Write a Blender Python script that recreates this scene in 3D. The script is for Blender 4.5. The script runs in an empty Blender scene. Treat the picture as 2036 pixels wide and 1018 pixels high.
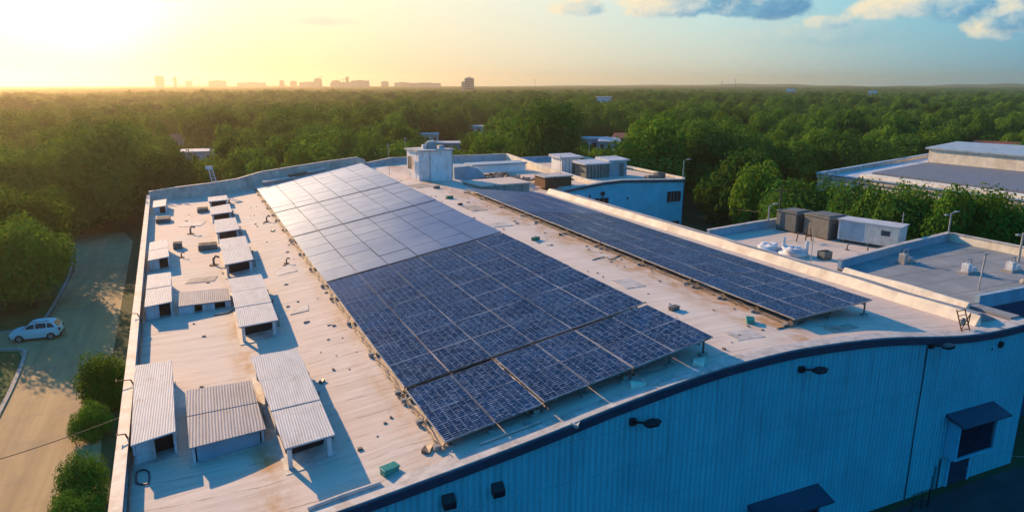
import bpy, math, random
import numpy as np
from mathutils import Vector, Matrix
R_=math.radians
rnd=random.Random(7)
sc=bpy.context.scene
C=sc.collection
# ------------------------------------------------------------------ camera
F=1370.; PITCH=math.atan(341/F); YAW=math.atan((1018-392)/(F/math.cos(PITCH))); H=23.
cd=bpy.data.cameras.new('camera'); cam=bpy.data.objects.new('camera',cd); C.objects.link(cam)
cam.location=(0,0,H); cam.rotation_euler=(math.pi/2-PITCH,0,-YAW)
cd.sensor_width=36; cd.lens=F/2036*36; cd.clip_start=.5; cd.clip_end=30000
sc.camera=cam
def ray(px,py):
    dx=px-1018; dy=509-py
    up=dy*math.cos(PITCH)-F*math.sin(PITCH); fw=F*math.cos(PITCH)+dy*math.sin(PITCH)
    c,s=math.cos(YAW),math.sin(YAW)
    return (dx*c+fw*s, fw*c-dx*s, up)
def gz(px,py,z):
    r=ray(px,py); t=(z-H)/r[2]; return (r[0]*t,r[1]*t,z)
def dist(px,py,d):
    r=ray(px,py); t=d/math.hypot(r[0],r[1]); return (r[0]*t,r[1]*t,H+r[2]*t)
def proj(x,y,z):
    c,s=math.cos(YAW),math.sin(YAW)
    a=x*c-y*s; f=x*s+y*c; u=z-H
    d=f*math.cos(PITCH)-u*math.sin(PITCH); v=u*math.cos(PITCH)+f*math.sin(PITCH)
    if d<=0.1: return (-9999,-9999)
    return (1018+F*a/d,509-F*v/d)
# ------------------------------------------------------------------ materials
def nt(name):
    m=bpy.data.materials.new(name); m.use_nodes=True; t=m.node_tree
    for n in list(t.nodes): t.nodes.remove(n)
    o=t.nodes.new('ShaderNodeOutputMaterial'); b=t.nodes.new('ShaderNodeBsdfPrincipled')
    t.links.new(b.outputs[0],o.inputs[0]); return m,t,b,o
class G:
    """tiny node helper"""
    def __init__(s,t): s.t=t
    def n(s,typ,**k):
        q=s.t.nodes.new(typ)
        for a,v in k.items(): setattr(q,a,v)
        return q
    def L(s,a,b): s.t.links.new(a,b)
    def put(s,sock,v):
        if hasattr(v,'is_output') or isinstance(v,bpy.types.NodeSocket): s.L(v,sock)
        else: sock.default_value=v
    def m(s,op,a,b=0.,c=0.,clamp=False):
        q=s.n('ShaderNodeMath',operation=op,use_clamp=clamp)
        s.put(q.inputs[0],a); s.put(q.inputs[1],b); s.put(q.inputs[2],c); return q.outputs[0]
    def mix(s,f,a,b,bt='MIX'):
        q=s.n('ShaderNodeMix',data_type='RGBA',blend_type=bt)
        s.put(q.inputs[0],f)
        for i,v in ((6,a),(7,b)):
            if isinstance(v,tuple) and len(v)==3: v=v+(1,)
            s.put(q.inputs[i],v)
        return q.outputs[2]
    def coord(s,kind='Object',scale=(1,1,1),rot=(0,0,0)):
        if kind=='World': c=s.n('ShaderNodeNewGeometry').outputs['Position']
        else: c=s.n('ShaderNodeTexCoord').outputs[kind]
        q=s.n('ShaderNodeMapping'); s.L(c,q.inputs[0]); q.inputs['Scale'].default_value=scale; q.inputs['Rotation'].default_value=rot
        return q.outputs[0]
    def noise(s,v,scale,detail=4,rough=.55,dist=0.):
        q=s.n('ShaderNodeTexNoise'); s.L(v,q.inputs['Vector']); q.inputs['Scale'].default_value=scale
        q.inputs['Detail'].default_value=detail; q.inputs['Roughness'].default_value=rough; q.inputs['Distortion'].default_value=dist
        return q.outputs['Fac']
    def ramp(s,f,stops,interp='LINEAR'):
        q=s.n('ShaderNodeValToRGB'); s.L(f,q.inputs[0]); r=q.color_ramp; r.interpolation=interp
        while len(r.elements)<len(stops): r.elements.new(.5)
        for e,(p,c) in zip(r.elements,stops):
            e.position=p; e.color=(c,c,c,1) if isinstance(c,(int,float)) else tuple(c)+(1,)
        return q.outputs[0]
    def bump(s,b,h,strength=.3,dist=.05):
        q=s.n('ShaderNodeBump'); q.inputs['Strength'].default_value=strength; q.inputs['Distance'].default_value=dist
        s.L(h,q.inputs['Height']); s.L(q.outputs[0],b.inputs['Normal'])
    def sepx(s,v):
        q=s.n('ShaderNodeSeparateXYZ'); s.L(v,q.inputs[0]); return q.outputs
def simple(name,col,rough=.6,metal=0.,var=.25,scale=3.,bump=0.,dirt=None,spec=.5):
    m,t,b,o=nt(name); g=G(t)
    v=g.coord('World'); n=g.noise(v,scale,5,.6)
    f=g.ramp(n,[(.3,0.),(.7,1.)])
    c2=tuple(max(0,x*(1-var)) for x in col); c1=tuple(min(1,x*(1+var*.4)) for x in col)
    c=g.mix(f,c2,c1)
    if dirt:
        n2=g.noise(g.coord('World',(1,1,.35)),scale*.45,6,.7)
        c=g.mix(g.ramp(n2,[(.5,0.),(.72,1.)]),c,dirt)
    g.L(c,b.inputs['Base Color']); b.inputs['Roughness'].default_value=rough; b.inputs['Metallic'].default_value=metal
    b.inputs['Specular IOR Level'].default_value=spec
    if bump: g.bump(b,g.noise(v,scale*8,3),bump,.02)
    return m
M={}
def mk_roof():
    m,t,b,o=nt('roof_membrane'); g=G(t)
    P=g.coord('World'); x,y,z=g.sepx(P)
    big=g.noise(P,.12,3)
    streak=g.noise(g.coord('World',(.16,1.9,.2),(0,0,.10)),1.6,7,.68,.35)
    fine=g.noise(g.coord('World',(.5,9,.5),(0,0,.06)),1.6,4,.6,.2)
    c=g.mix(g.ramp(streak,[(.36,0.),(.62,1.)]),(.50,.43,.365),(.66,.585,.505))
    c=g.mix(g.m('MULTIPLY',g.ramp(fine,[(.56,0.),(.68,1.)]),.35),c,(.38,.31,.25))
    c=g.mix(g.m('MULTIPLY',g.ramp(big,[(.4,0.),(.65,1.)]),.6),c,(.66,.50,.40))
    # lap seams of the membrane rolls, running across the slope
    w=g.m('ADD',g.m('MULTIPLY',y,1/1.9),g.m('MULTIPLY',g.noise(P,.35,2),.35))
    w=g.m('ADD',w,g.m('MULTIPLY',x,.05))
    fr=g.m('FRACT',w); seam=g.m('LESS_THAN',fr,.035)
    seam=g.m('MULTIPLY',seam,g.ramp(g.noise(P,.9,3),[(.42,0.),(.6,.75)]))
    c=g.mix(seam,c,(.16,.12,.10))
    # ochre water stains beside the vent housings and along the second array
    def band(x0,w0): return g.m('SUBTRACT',1.,g.m('DIVIDE',g.m('ABSOLUTE',g.m('SUBTRACT',x,x0)),w0),clamp=True)
    st=g.m('ADD',g.m('ADD',band(1.1,1.1),g.m('MULTIPLY',band(26.6,2.0),1.4)),g.m('MULTIPLY',band(6.9,.9),.5))
    sn=g.ramp(g.noise(g.coord('World',(1,.6,1)),.8,5,.65),[(.4,0.),(.62,1.)])
    c=g.mix(g.m('MULTIPLY',g.m('MULTIPLY',st,sn),1.0,clamp=True),c,(.44,.23,.08))
    # dark dried puddles / soot blotches
    bl=g.ramp(g.noise(P,.55,6,.7),[(.63,0.),(.72,.5)])
    c=g.mix(bl,c,(.27,.24,.22))
    # the strip between the arrays is newer and paler
    nw=g.m('MULTIPLY',band(24.3,3.2),.7,clamp=True)
    c=g.mix(nw,c,g.mix(g.ramp(streak,[(.3,0.),(.7,1.)]),(.60,.53,.46),(.74,.68,.60)))
    g.L(c,b.inputs['Base Color']); b.inputs['Roughness'].default_value=.75
    h=g.m('ADD',streak,g.m('MULTIPLY',fine,.7))
    h=g.m('ADD',h,g.m('MULTIPLY',seam,.8))
    g.bump(b,h,.38,.035)
    return m
M['roof']=mk_roof()
def mk_grey_roof():
    m,t,b,o=nt('grey_roof_membrane'); g=G(t); P=g.coord('World')
    n=g.noise(P,.35,6,.65); c=g.mix(g.ramp(n,[(.35,0.),(.65,1.)]),(.17,.20,.22),(.29,.31,.32))
    s=g.noise(g.coord('World',(.25,3,1),(0,0,.2)),1.2,6,.7); c=g.mix(g.m('MULTIPLY',g.ramp(s,[(.5,0.),(.7,1.)]),.5),c,(.20,.20,.20))
    x,y,z=g.sepx(P); fr=g.m('FRACT',g.m('ADD',g.m('MULTIPLY',y,.42),g.m('MULTIPLY',g.noise(P,.3,2),.3)))
    c=g.mix(g.m('MULTIPLY',g.m('LESS_THAN',fr,.04),.7),c,(.1,.1,.1))
    g.L(c,b.inputs['Base Color']); b.inputs['Roughness'].default_value=.8; g.bump(b,s,.6,.03); return m
M['groof']=mk_grey_roof()
def mk_wall(name,c1,c2,pitch,axis,depth=.035):
    m,t,b,o=nt(name); g=G(t); P=g.coord('World'); x,y,z=g.sepx(P)
    a=(x,y)[axis]
    w=g.m('SINE',g.m('MULTIPLY',g.m('ADD',a,g.m('MULTIPLY',g.noise(g.coord('World',(.3,.3,.15)),1,3),.25)),2*math.pi/pitch))
    wide=g.m('SINE',g.m('MULTIPLY',a,2*math.pi/(pitch*8)))
    st=g.noise(g.coord('World',(3,3,.18)),1.3,6,.7)
    c=g.mix(g.ramp(st,[(.35,0.),(.7,1.)]),c2,c1)
    c=g.mix(g.m('MULTIPLY',g.ramp(g.m('ADD',g.m('MULTIPLY',w,.5),.5),[(0.,1.),(.3,0.)]),.5),c,tuple(v*.55 for v in c2))
    d=g.noise(P,.3,5,.6); c=g.mix(g.m('MULTIPLY',g.ramp(d,[(.45,0.),(.7,1.)]),.35),c,tuple(v*.6 for v in c2))
    dr=g.ramp(g.noise(g.coord('World',(2.2,2.2,.10)),1.6,7,.75),[(.52,0.),(.70,1.)])
    tp=g.m('ADD',.25,g.m('MULTIPLY',g.m('SUBTRACT',z,5.),.22),clamp=True)
    c=g.mix(g.m('MULTIPLY',g.m('MULTIPLY',dr,tp),.55),c,(.05,.10,.12))
    lap=g.m('LESS_THAN',g.m('FRACT',g.m('DIVIDE',g.m('ADD',a,.3),pitch*9)),.018)
    c=g.mix(g.m('MULTIPLY',lap,.22),c,tuple(v*.3 for v in c2))
    row=g.m('LESS_THAN',g.m('ABSOLUTE',g.m('SUBTRACT',g.m('FRACT',g.m('DIVIDE',z,1.9)),.5)),.012)
    c=g.mix(g.m('MULTIPLY',g.m('MULTIPLY',row,g.m('GREATER_THAN',w,.75)),.6),c,(.02,.04,.06))
    g.L(c,b.inputs['Base Color']); b.inputs['Roughness'].default_value=.55
    g.bump(b,g.m('ADD',w,g.m('MULTIPLY',wide,.05)),.8,depth); return m
M['bluewall']=mk_wall('blue_corrugated_cladding',(.10,.68,.78),(.06,.54,.66),.29,0)
M['bluewall_plain']=simple('blue_painted_wall',(.10,.58,.74),.6,0,.18,.6,.2,(.07,.45,.6))
M['navy']=simple('navy_trim',(.018,.048,.09),.45,0,.3,2)
M['darkwall']=simple('dark_blue_wall',(.02,.06,.12),.6)
M['creamclad']=mk_wall('cream_corrugated_cladding',(.86,.80,.66),(.74,.68,.55),.7,1,.012)
M['parapet']=simple('whitewashed_parapet',(.66,.60,.52),.8,0,.3,1.2,.4,(.30,.27,.24))
M['cap']=simple('parapet_coping',(.56,.53,.49),.6,0,.3,2.,.2,(.26,.22,.19))
M['cream']=simple('cream_upstand',(.86,.79,.62),.75,0,.2,1.1,.4,(.55,.46,.34))
M['bluein']=simple('pale_blue_parapet',(.30,.44,.54),.75,0,.3,.8,.4,(.42,.42,.40))
M['roofpatch']=simple('darker_membrane_patch',(.40,.35,.30),.8,0,.3,1.5,.5,(.25,.2,.16))
M['white']=simple('white_render',(.90,.89,.87),.8,0,.12,.9,.2,(.33,.27,.22))
M['whitepaint']=simple('white_painted_metal',(.66,.70,.73),.45,.0,.25,2,.2,(.36,.28,.21))
M['frame']=simple('aluminium_frame',(.50,.50,.49),.4,.6,.35,4,0,(.17,.13,.10))
M['steel']=simple('weathered_steel',(.25,.22,.19),.55,.5,.5,4,.3,(.15,.075,.035))
M['dark']=simple('dark_interior',(.012,.012,.014),.8,0,.3)
M['blacklamp']=simple('black_lamp_housing',(.012,.012,.016),.35)
M['concrete']=simple('concrete_block',(.36,.34,.31),.85,0,.35,3,.5,(.2,.17,.14))
M['rust']=simple('rusty_metal',(.16,.07,.03),.8,.2,.5,6,.4)
M['teal']=simple('teal_plastic',(.02,.30,.25),.4,0,.3,5,.2)
M['green']=simple('green_plastic',(.03,.22,.14),.5,0,.3,5,.2)
M['greyunit']=simple('grey_painted_unit',(.16,.165,.15),.65,.1,.3,2,.3,(.08,.08,.07))
M['tarp']=simple('white_tarpaulin',(.72,.75,.78),.55,0,.35,1.4,.6,(.40,.42,.44))
M['cable']=simple('black_cable',(.02,.02,.02),.6)
M['lampgrey']=simple('grey_galvanised_pole',(.42,.43,.42),.45,.5,.2,2)
M['kerb']=simple('kerb_stone',(.34,.33,.31),.85,0,.3,2,.3)
M['carpaint']=simple('white_car_paint',(.72,.78,.82),.22,0,.04,1)
M['glass']=simple('dark_car_glass',(.01,.014,.02),.06)
M['winglass']=simple('window_glass',(.012,.022,.035),.08)
M['tyre']=simple('tyre_rubber',(.015,.015,.015),.8)
M['rim']=simple('alloy_rim',(.45,.46,.47),.3,.8)
M['redlamp']=simple('red_tail_lamp',(.35,.01,.01),.2)
M['clearlamp']=simple('clear_headlamp',(.6,.65,.7),.1)
M['bark']=simple('tree_bark',(.075,.05,.032),.9,0,.4,4,.6)
M['redroof']=simple('red_tiled_roof',(.33,.10,.06),.8,0,.3,3)
M['paleroof']=simple('pale_sheet_roof',(.55,.58,.62),.6,.1,.25,1)
M['housewall']=simple('pale_house_wall',(.55,.52,.47),.8,0,.2,1)
M['tower']=simple('concrete_tower',(.30,.32,.34),.8,0,.2,.1)
M['signwhite']=simple('grimy_white_panel',(.7,.69,.62),.5,0,.15,3,0,(.35,.24,.15))
def mk_corr(name,c1,c2,pitch,axis,metal=.3):
    m,t,b,o=nt(name); g=G(t); P=g.coord('World'); x,y,z=g.sepx(P); a=(x,y)[axis]
    w=g.m('SINE',g.m('MULTIPLY',g.m('ADD',a,g.m('MULTIPLY',g.noise(P,.8,2),.06)),2*math.pi/pitch))
    sc_=(1.6,.25,1) if axis==0 else (.25,1.6,1)
    st=g.noise(g.coord('World',sc_),2.2,6,.7)
    c=g.mix(g.ramp(st,[(.35,0.),(.68,1.)]),c2,c1)
    c=g.mix(g.m('MULTIPLY',g.ramp(g.noise(P,1.1,6,.7),[(.55,0.),(.75,1.)]),.5),c,(.26,.19,.13))
    c=g.mix(g.m('MULTIPLY',g.ramp(g.m('ADD',g.m('MULTIPLY',w,.5),.5),[(0.,1.),(.4,0.)]),.09),c,tuple(v*.5 for v in c2))
    g.L(c,b.inputs['Base Color']); b.inputs['Roughness'].default_value=.7; b.inputs['Metallic'].default_value=0; b.inputs['Specular IOR Level'].default_value=.25
    g.bump(b,w,.5,.012); return m
M['zinc']=mk_corr('galvanised_sheet',(.60,.61,.60),(.47,.48,.48),.11,0,.15)
M['corrgrey']=mk_corr('grey_corrugated_sheet',(.39,.39,.40),(.29,.285,.29),.13,0,.1)
def mk_panel(name,kind):
    m,t,b,o=nt(name); g=G(t)
    uv=g.n('ShaderNodeTexCoord').outputs['UV']; u,v,_=g.sepx(uv)
    P=g.coord('World')
    rn=g.n('ShaderNodeObjectInfo').outputs['Random']
    wob=g.m('MULTIPLY',g.m('SUBTRACT',g.noise(P,1.1,3),.5),.022)
    cu=g.m('FRACT',g.m('MULTIPLY',g.m('ADD',u,wob),6)); cv=g.m('FRACT',g.m('MULTIPLY',g.m('ADD',v,wob),16))
    du=g.m('ABSOLUTE',g.m('SUBTRACT',cu,.5)); dv=g.m('ABSOLUTE',g.m('SUBTRACT',cv,.5))
    lu=g.m('GREATER_THAN',du,.475); lv=g.m('GREATER_THAN',dv,.43)
    dash=g.ramp(g.noise(g.coord('World',(2.2,9,1)),1.9,4,.7,.5),[(.46,0.),(.60,1.)])
    lines=g.m('MAXIMUM',g.m('MULTIPLY',lu,.30),g.m('MULTIPLY',lv,g.m('MULTIPLY',dash,.85)))
    n=g.noise(P,.9,5,.6)
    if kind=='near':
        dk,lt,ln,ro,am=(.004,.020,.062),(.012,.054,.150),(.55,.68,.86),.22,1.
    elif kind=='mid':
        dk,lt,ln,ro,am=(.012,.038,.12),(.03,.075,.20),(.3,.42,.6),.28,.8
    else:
        dk,lt,ln,ro,am=(.42,.50,.56),(.56,.62,.64),(.70,.74,.72),.50,.35  # far glass: pale sun glare put into the base colours
    base=g.mix(g.ramp(n,[(.3,0.),(.7,1.)]),dk,lt)
    base=g.mix(g.m('MULTIPLY',rn,.35),base,tuple(x*.6 for x in dk))
    base=g.mix(g.m('MULTIPLY',lines,am),base,ln)
    ed=g.m('MAXIMUM',g.m('ABSOLUTE',g.m('SUBTRACT',u,.5)),g.m('ABSOLUTE',g.m('SUBTRACT',v,.5)))
    edge=g.m('GREATER_THAN',ed,.4915)
    edge=g.m('MULTIPLY',edge,g.ramp(g.noise(P,.45,4,.6),[(.40,.12),(.62,1.)]))
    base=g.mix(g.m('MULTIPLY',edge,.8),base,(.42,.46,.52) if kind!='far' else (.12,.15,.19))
    # dust washed down the glass
    dn=g.ramp(g.noise(g.coord('World',(.6,1.4,1)),.5,5,.65),[(.5,0.),(.8,.35)])
    base=g.mix(g.m('MULTIPLY',dn,.35 if kind!='near' else .12),base,(.30,.32,.36))
    if kind=='near':
        x,y,z=g.sepx(P)
        glare_fac=g.m('MULTIPLY',g.m('ADD',g.m('MULTIPLY',g.m('SUBTRACT',y,41.),.05),g.m('ADD',g.m('MULTIPLY',g.m('SUBTRACT',9.,x),.06),g.m('MULTIPLY',g.m('SUBTRACT',g.noise(P,.3,4),.5),.8)),clamp=True),g.m('LESS_THAN',x,22.))
        base=g.mix(g.m('MULTIPLY',glare_fac,.6),base,(.16,.20,.32))  # edge of the sun glare painted into the colour toward back left
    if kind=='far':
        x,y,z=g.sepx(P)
        glare_fac=g.m('ADD',g.m('MULTIPLY',g.m('SUBTRACT',y,75.),.018),g.m('ADD',g.m('MULTIPLY',g.m('SUBTRACT',10.,x),.055),g.m('ADD',.57,g.m('MULTIPLY',g.noise(P,.2,4),.5))),clamp=True)
        base=g.mix(glare_fac,g.mix(.90,base,(.035,.115,.27)),g.mix(1.,base,(.78,.74,.66),'MULTIPLY'))  # cream glare painted into the glass colour, growing toward the far left
    t.nodes.remove(b); d=g.n('ShaderNodeBsdfDiffuse'); g.L(base,d.inputs[0])
    gl=g.n('ShaderNodeBsdfGlossy'); gl.inputs['Roughness'].default_value=ro; gl.inputs[0].default_value=(.9,.95,1,1)
    fz=g.n('ShaderNodeFresnel'); fz.inputs[0].default_value=1.45
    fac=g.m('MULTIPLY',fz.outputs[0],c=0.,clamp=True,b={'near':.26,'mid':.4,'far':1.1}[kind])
    if kind=='far': fac=g.m('MULTIPLY',fac,g.m('ADD',.3,g.m('MULTIPLY',glare_fac,.8)),clamp=True)
    mx=g.n('ShaderNodeMixShader'); g.L(fac,mx.inputs[0]); g.L(d.outputs[0],mx.inputs[1]); g.L(gl.outputs[0],mx.inputs[2]); g.L(mx.outputs[0],o.inputs[0])
    class B_: inputs={'Normal':None}
    bq_=g.n('ShaderNodeBump')
    h=g.m('ADD',g.m('MULTIPLY',g.noise(g.coord('World',(2.2,5,1)),1.2,4,.6),1.),g.m('MULTIPLY',lines,.4))
    bq_.inputs['Strength'].default_value=.35 if kind!='far' else .12; bq_.inputs['Distance'].default_value=.04; g.L(h,bq_.inputs['Height'])
    for q_ in (d,gl,fz): g.L(bq_.outputs[0],q_.inputs['Normal'])
    return m
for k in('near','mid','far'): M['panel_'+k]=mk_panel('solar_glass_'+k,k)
def mk_leaf(name,c1,c2,c3,tr=.35):
    m,t,b,o=nt(name); g=G(t)
    oi=g.n('ShaderNodeObjectInfo').outputs['Random']
    P=g.coord('Object'); n=g.noise(P,.55,4,.6)
    n2=g.n('ShaderNodeNewGeometry').outputs['Random Per Island']
    c=g.mix(g.ramp(n,[(.3,0.),(.7,1.)]),c1,c2)
    c=g.mix(g.m('MULTIPLY',n2,.55),c,c3)
    c=g.mix(g.m('MULTIPLY',g.ramp(oi,[(0.,1.),(.45,0.)]),.65),c,tuple(x*.55 for x in c1))
    c=g.mix(g.m('MULTIPLY',g.ramp(oi,[(.6,0.),(1.,1.)]),.5),c,(.19,.27,.03))
    c=g.mix(1.,c,(.88,1.10,.95),'MULTIPLY')
    d=g.n('ShaderNodeBsdfDiffuse'); g.L(c,d.inputs[0])
    tl=g.n('ShaderNodeBsdfTranslucent'); g.L(g.mix(.5,c,(.17,.25,.02)),tl.inputs[0])
    mx=g.n('ShaderNodeMixShader'); mx.inputs[0].default_value=tr; g.L(d.outputs[0],mx.inputs[1]); g.L(tl.outputs[0],mx.inputs[2])
    g.L(mx.outputs[0],o.inputs[0]); t.nodes.remove(b); return m
M['leafA']=mk_leaf('broad_leaf_green',(.045,.12,.016),(.10,.22,.028),(.17,.27,.04),.3)
M['leafB']=mk_leaf('dark_leaf_green',(.025,.08,.018),(.06,.15,.028),(.11,.20,.035),.25)
M['leafC']=mk_leaf('yellow_leaf_green',(.07,.14,.016),(.15,.25,.028),(.23,.31,.04),.33)
def mk_ground():
    m,t,b,o=nt('ground_grass_and_earth'); g=G(t); P=g.coord('World')
    n=g.noise(P,.08,6,.6); f=g.noise(P,2.5,5,.7)
    c=g.mix(g.ramp(n,[(.35,0.),(.65,1.)]),(.022,.042,.010),(.04,.07,.015))
    c=g.mix(g.m('MULTIPLY',g.ramp(f,[(.4,0.),(.7,1.)]),.5),c,(.07,.06,.025))
    g.L(c,b.inputs['Base Color']); b.inputs['Roughness'].default_value=.95; g.bump(b,f,.6,.1); return m
M['ground']=mk_ground()
def mk_lawn():
    m,t,b,o=nt('mown_grass'); g=G(t); P=g.coord('World')
    n=g.noise(P,.5,6,.65); f=g.noise(P,9,4,.7)
    c=g.mix(g.ramp(n,[(.35,0.),(.65,1.)]),(.022,.062,.010),(.055,.12,.018))
    c=g.mix(g.m('MULTIPLY',g.ramp(f,[(.45,0.),(.7,1.)]),.5),c,(.09,.13,.03))
    g.L(c,b.inputs['Base Color']); b.inputs['Roughness'].default_value=.95; g.bump(b,f,.8,.08); return m
M['lawn']=mk_lawn()
def mk_road():
    m,t,b,o=nt('dusty_tarmac'); g=G(t); P=g.coord('World')
    n=g.noise(g.coord('World',(1.1,.09,1)),.9,6,.65,.3); f=g.noise(P,7,5,.7); p=g.noise(P,.35,5,.6)
    c=g.mix(g.ramp(n,[(.3,0.),(.7,1.)]),(.30,.195,.09),(.48,.32,.15))
    c=g.mix(g.m('MULTIPLY',g.ramp(p,[(.5,0.),(.7,1.)]),.5),c,(.22,.165,.12))
    c=g.mix(g.m('MULTIPLY',g.ramp(f,[(.5,0.),(.75,1.)]),.3),c,(.42,.33,.23))
    g.L(c,b.inputs['Base Color']); b.inputs['Roughness'].default_value=.85; g.bump(b,g.m('ADD',n,g.m('MULTIPLY',f,.3)),.5,.08); return m
M['road']=mk_road()
M['tarmac']=simple('dark_yard_tarmac',(.035,.037,.042),.8,0,.4,.6,.4,(.06,.06,.062))
# ------------------------------------------------------------------ mesh helpers
class MB:
    def __init__(s): s.v=[];s.f=[];s.uv=None
    def add(s,vs,fs):
        o=len(s.v); s.v+= [tuple(p) for p in vs]; s.f+=[tuple(i+o for i in f) for f in fs]; return s
    def box(s,x0,y0,z0,x1,y1,z1):
        return s.prism([(x0,y0),(x1,y0),(x1,y1),(x0,y1)],z0,z1)
    def prism(s,q,z0,z1):
        """q: plan polygon; z0,z1 scalars or per-corner lists"""
        n=len(q); a=z0 if isinstance(z0,(list,tuple)) else [z0]*n; b=z1 if isinstance(z1,(list,tuple)) else [z1]*n
        ar=sum(q[i][0]*q[(i+1)%n][1]-q[(i+1)%n][0]*q[i][1] for i in range(n))
        if ar<0: q=q[::-1]; a=list(a)[::-1]; b=list(b)[::-1]
        vs=[(q[i][0],q[i][1],a[i]) for i in range(n)]+[(q[i][0],q[i][1],b[i]) for i in range(n)]
        fs=[tuple(range(n))[::-1],tuple(range(n,2*n))]+[(i,(i+1)%n,(i+1)%n+n,i+n) for i in range(n)]
        return s.add(vs,fs)
    def bar(s,p,q,w,h=None):
        h=h or w; p=Vector(p); q=Vector(q); d=(q-p)
        if d.length<1e-6: return s
        d.normalize(); up=Vector((0,0,1)) if abs(d.z)<.95 else Vector((0,1,0))
        a=d.cross(up).normalized(); b=a.cross(d)
        vs=[e+a*sx*w/2+b*sy*h/2 for e in(p,q) for sx,sy in((-1,-1),(1,-1),(1,1),(-1,1))]
        return s.add(vs,[(3,2,1,0),(4,5,6,7),(0,1,5,4),(1,2,6,5),(2,3,7,6),(3,0,4,7)])
    def tube(s,pts,r,n=8,caps=True):
        pts=[Vector(p) for p in pts]; rs=r if isinstance(r,(list,tuple)) else [r]*len(pts)
        o=len(s.v); vs=[]; fs=[]
        for i,p in enumerate(pts):
            d=(pts[min(i+1,len(pts)-1)]-pts[max(i-1,0)]).normalized()
            up=Vector((0,0,1)) if abs(d.z)<.9 else Vector((0,1,0))
            a=d.cross(up).normalized(); b=a.cross(d)
            for k in range(n):
                t=2*math.pi*k/n; vs.append(p+(a*math.cos(t)+b*math.sin(t))*rs[i])
        for i in range(len(pts)-1):
            for k in range(n):
                fs.append((i*n+k,i*n+(k+1)%n,(i+1)*n+(k+1)%n,(i+1)*n+k))
        if caps: fs+= [tuple(range(n))[::-1],tuple(range((len(pts)-1)*n,len(pts)*n))]
        return s.add(vs,fs)
    def disc(s,c,r,h,n=16,axis='z',r2=None):
        a={'z':(0,0,1),'x':(1,0,0),'y':(0,1,0)}[axis]; c=Vector(c); a=Vector(a)
        return s.tube([c-a*h/2,c+a*h/2],[r,r if r2 is None else r2],n)
OFF={}
def finish(o,label=None,cat=None,group=None,kind=None):
    if label: o['label']=label
    if cat: o['category']=cat
    if group: o['group']=group
    if kind: o['kind']=kind
    return o
def build(name,mb,mat,parent=None,loc=None,smooth=False,bevel=0,**k):
    base=OFF[parent.name] if parent else Vector(loc or (0,0,0))
    me=bpy.data.meshes.new(name)
    me.from_pydata([(Vector(p)-base)[:] for p in mb.v],[],mb.f)
    if mb.uv:
        u=me.uv_layers.new(name='uv')
        for l in me.loops: u.data[l.index].uv=mb.uv[l.vertex_index]
    me.materials.append(mat)
    if smooth: me.polygons.foreach_set('use_smooth',[True]*len(me.polygons))
    me.update()
    o=bpy.data.objects.new(name,me); C.objects.link(o)
    if parent: o.parent=parent
    else: o.location=base
    OFF[o.name]=base.copy()
    if bevel:
        b=o.modifiers.new('bevel','BEVEL'); b.width=bevel; b.segments=2; b.limit_method='ANGLE'
    return finish(o,**k)
def thing(name,label,cat,loc,group=None):
    o=bpy.data.objects.new(name,None); C.objects.link(o); o.location=loc; o.empty_display_size=.3
    OFF[o.name]=Vector(loc); return finish(o,label,cat,group)
def copy_tree(o,loc,rz=0,scale=(1,1,1),label=None,group=None):
    c=o.copy(); C.objects.link(c); c.location=loc; c.rotation_euler=(0,0,rz); c.scale=scale
    if label: c['label']=label
    if group: c['group']=group
    for ch in o.children:
        d=ch.copy(); C.objects.link(d); d.parent=c
        for e in ch.children:
            f=e.copy(); C.objects.link(f); f.parent=d
    return c
# ------------------------------------------------------------------ roof profile
PR=[(-9,7.3),(-6,7.3),(0,7.5),(2.8,7.75),(6.85,8.3),(11.2,8.95),(15.2,9.65),(19.75,10.28),(23,10.5),(26,10.52),(31.1,10.2),(37.2,9.4),(40.4,9.2),(44.4,9.25),(62,9.3)]
_px=[p[0] for p in PR]; _pz=[p[1] for p in PR]
def cr(x):
    i=max(0,min(len(PR)-2,next((k for k in range(len(PR)-1) if x<=_px[k+1]),len(PR)-2)))
    x0,x1=_px[i],_px[i+1]; h=x1-x0; t=(min(max(x,x0),x1)-x0)/h
    def sl(k):
        if k<=0 or k>=len(PR)-1: return 0
        return (_pz[k+1]-_pz[k-1])/(_px[k+1]-_px[k-1])
    a,b=_pz[i],_pz[i+1]
    return (2*t**3-3*t*t+1)*a+(t**3-2*t*t+t)*h*sl(i)+(-2*t**3+3*t*t)*b+(t**3-t*t)*h*sl(i+1)
def rz(x,y=50): return cr(x)
def on(px,py,dz=0):
    r=ray(px,py); z=9.
    for i in range(60): t=(z-H)/r[2]; z=.5*z+.5*(rz(r[0]*t)+dz)
    return Vector((r[0]*t,r[1]*t,z))
def leftx(y): return -4.05-3.6*(y-22.8)/84.2     # left edge of the roof, slightly skewed
YF,YB=22.8,107.
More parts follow.
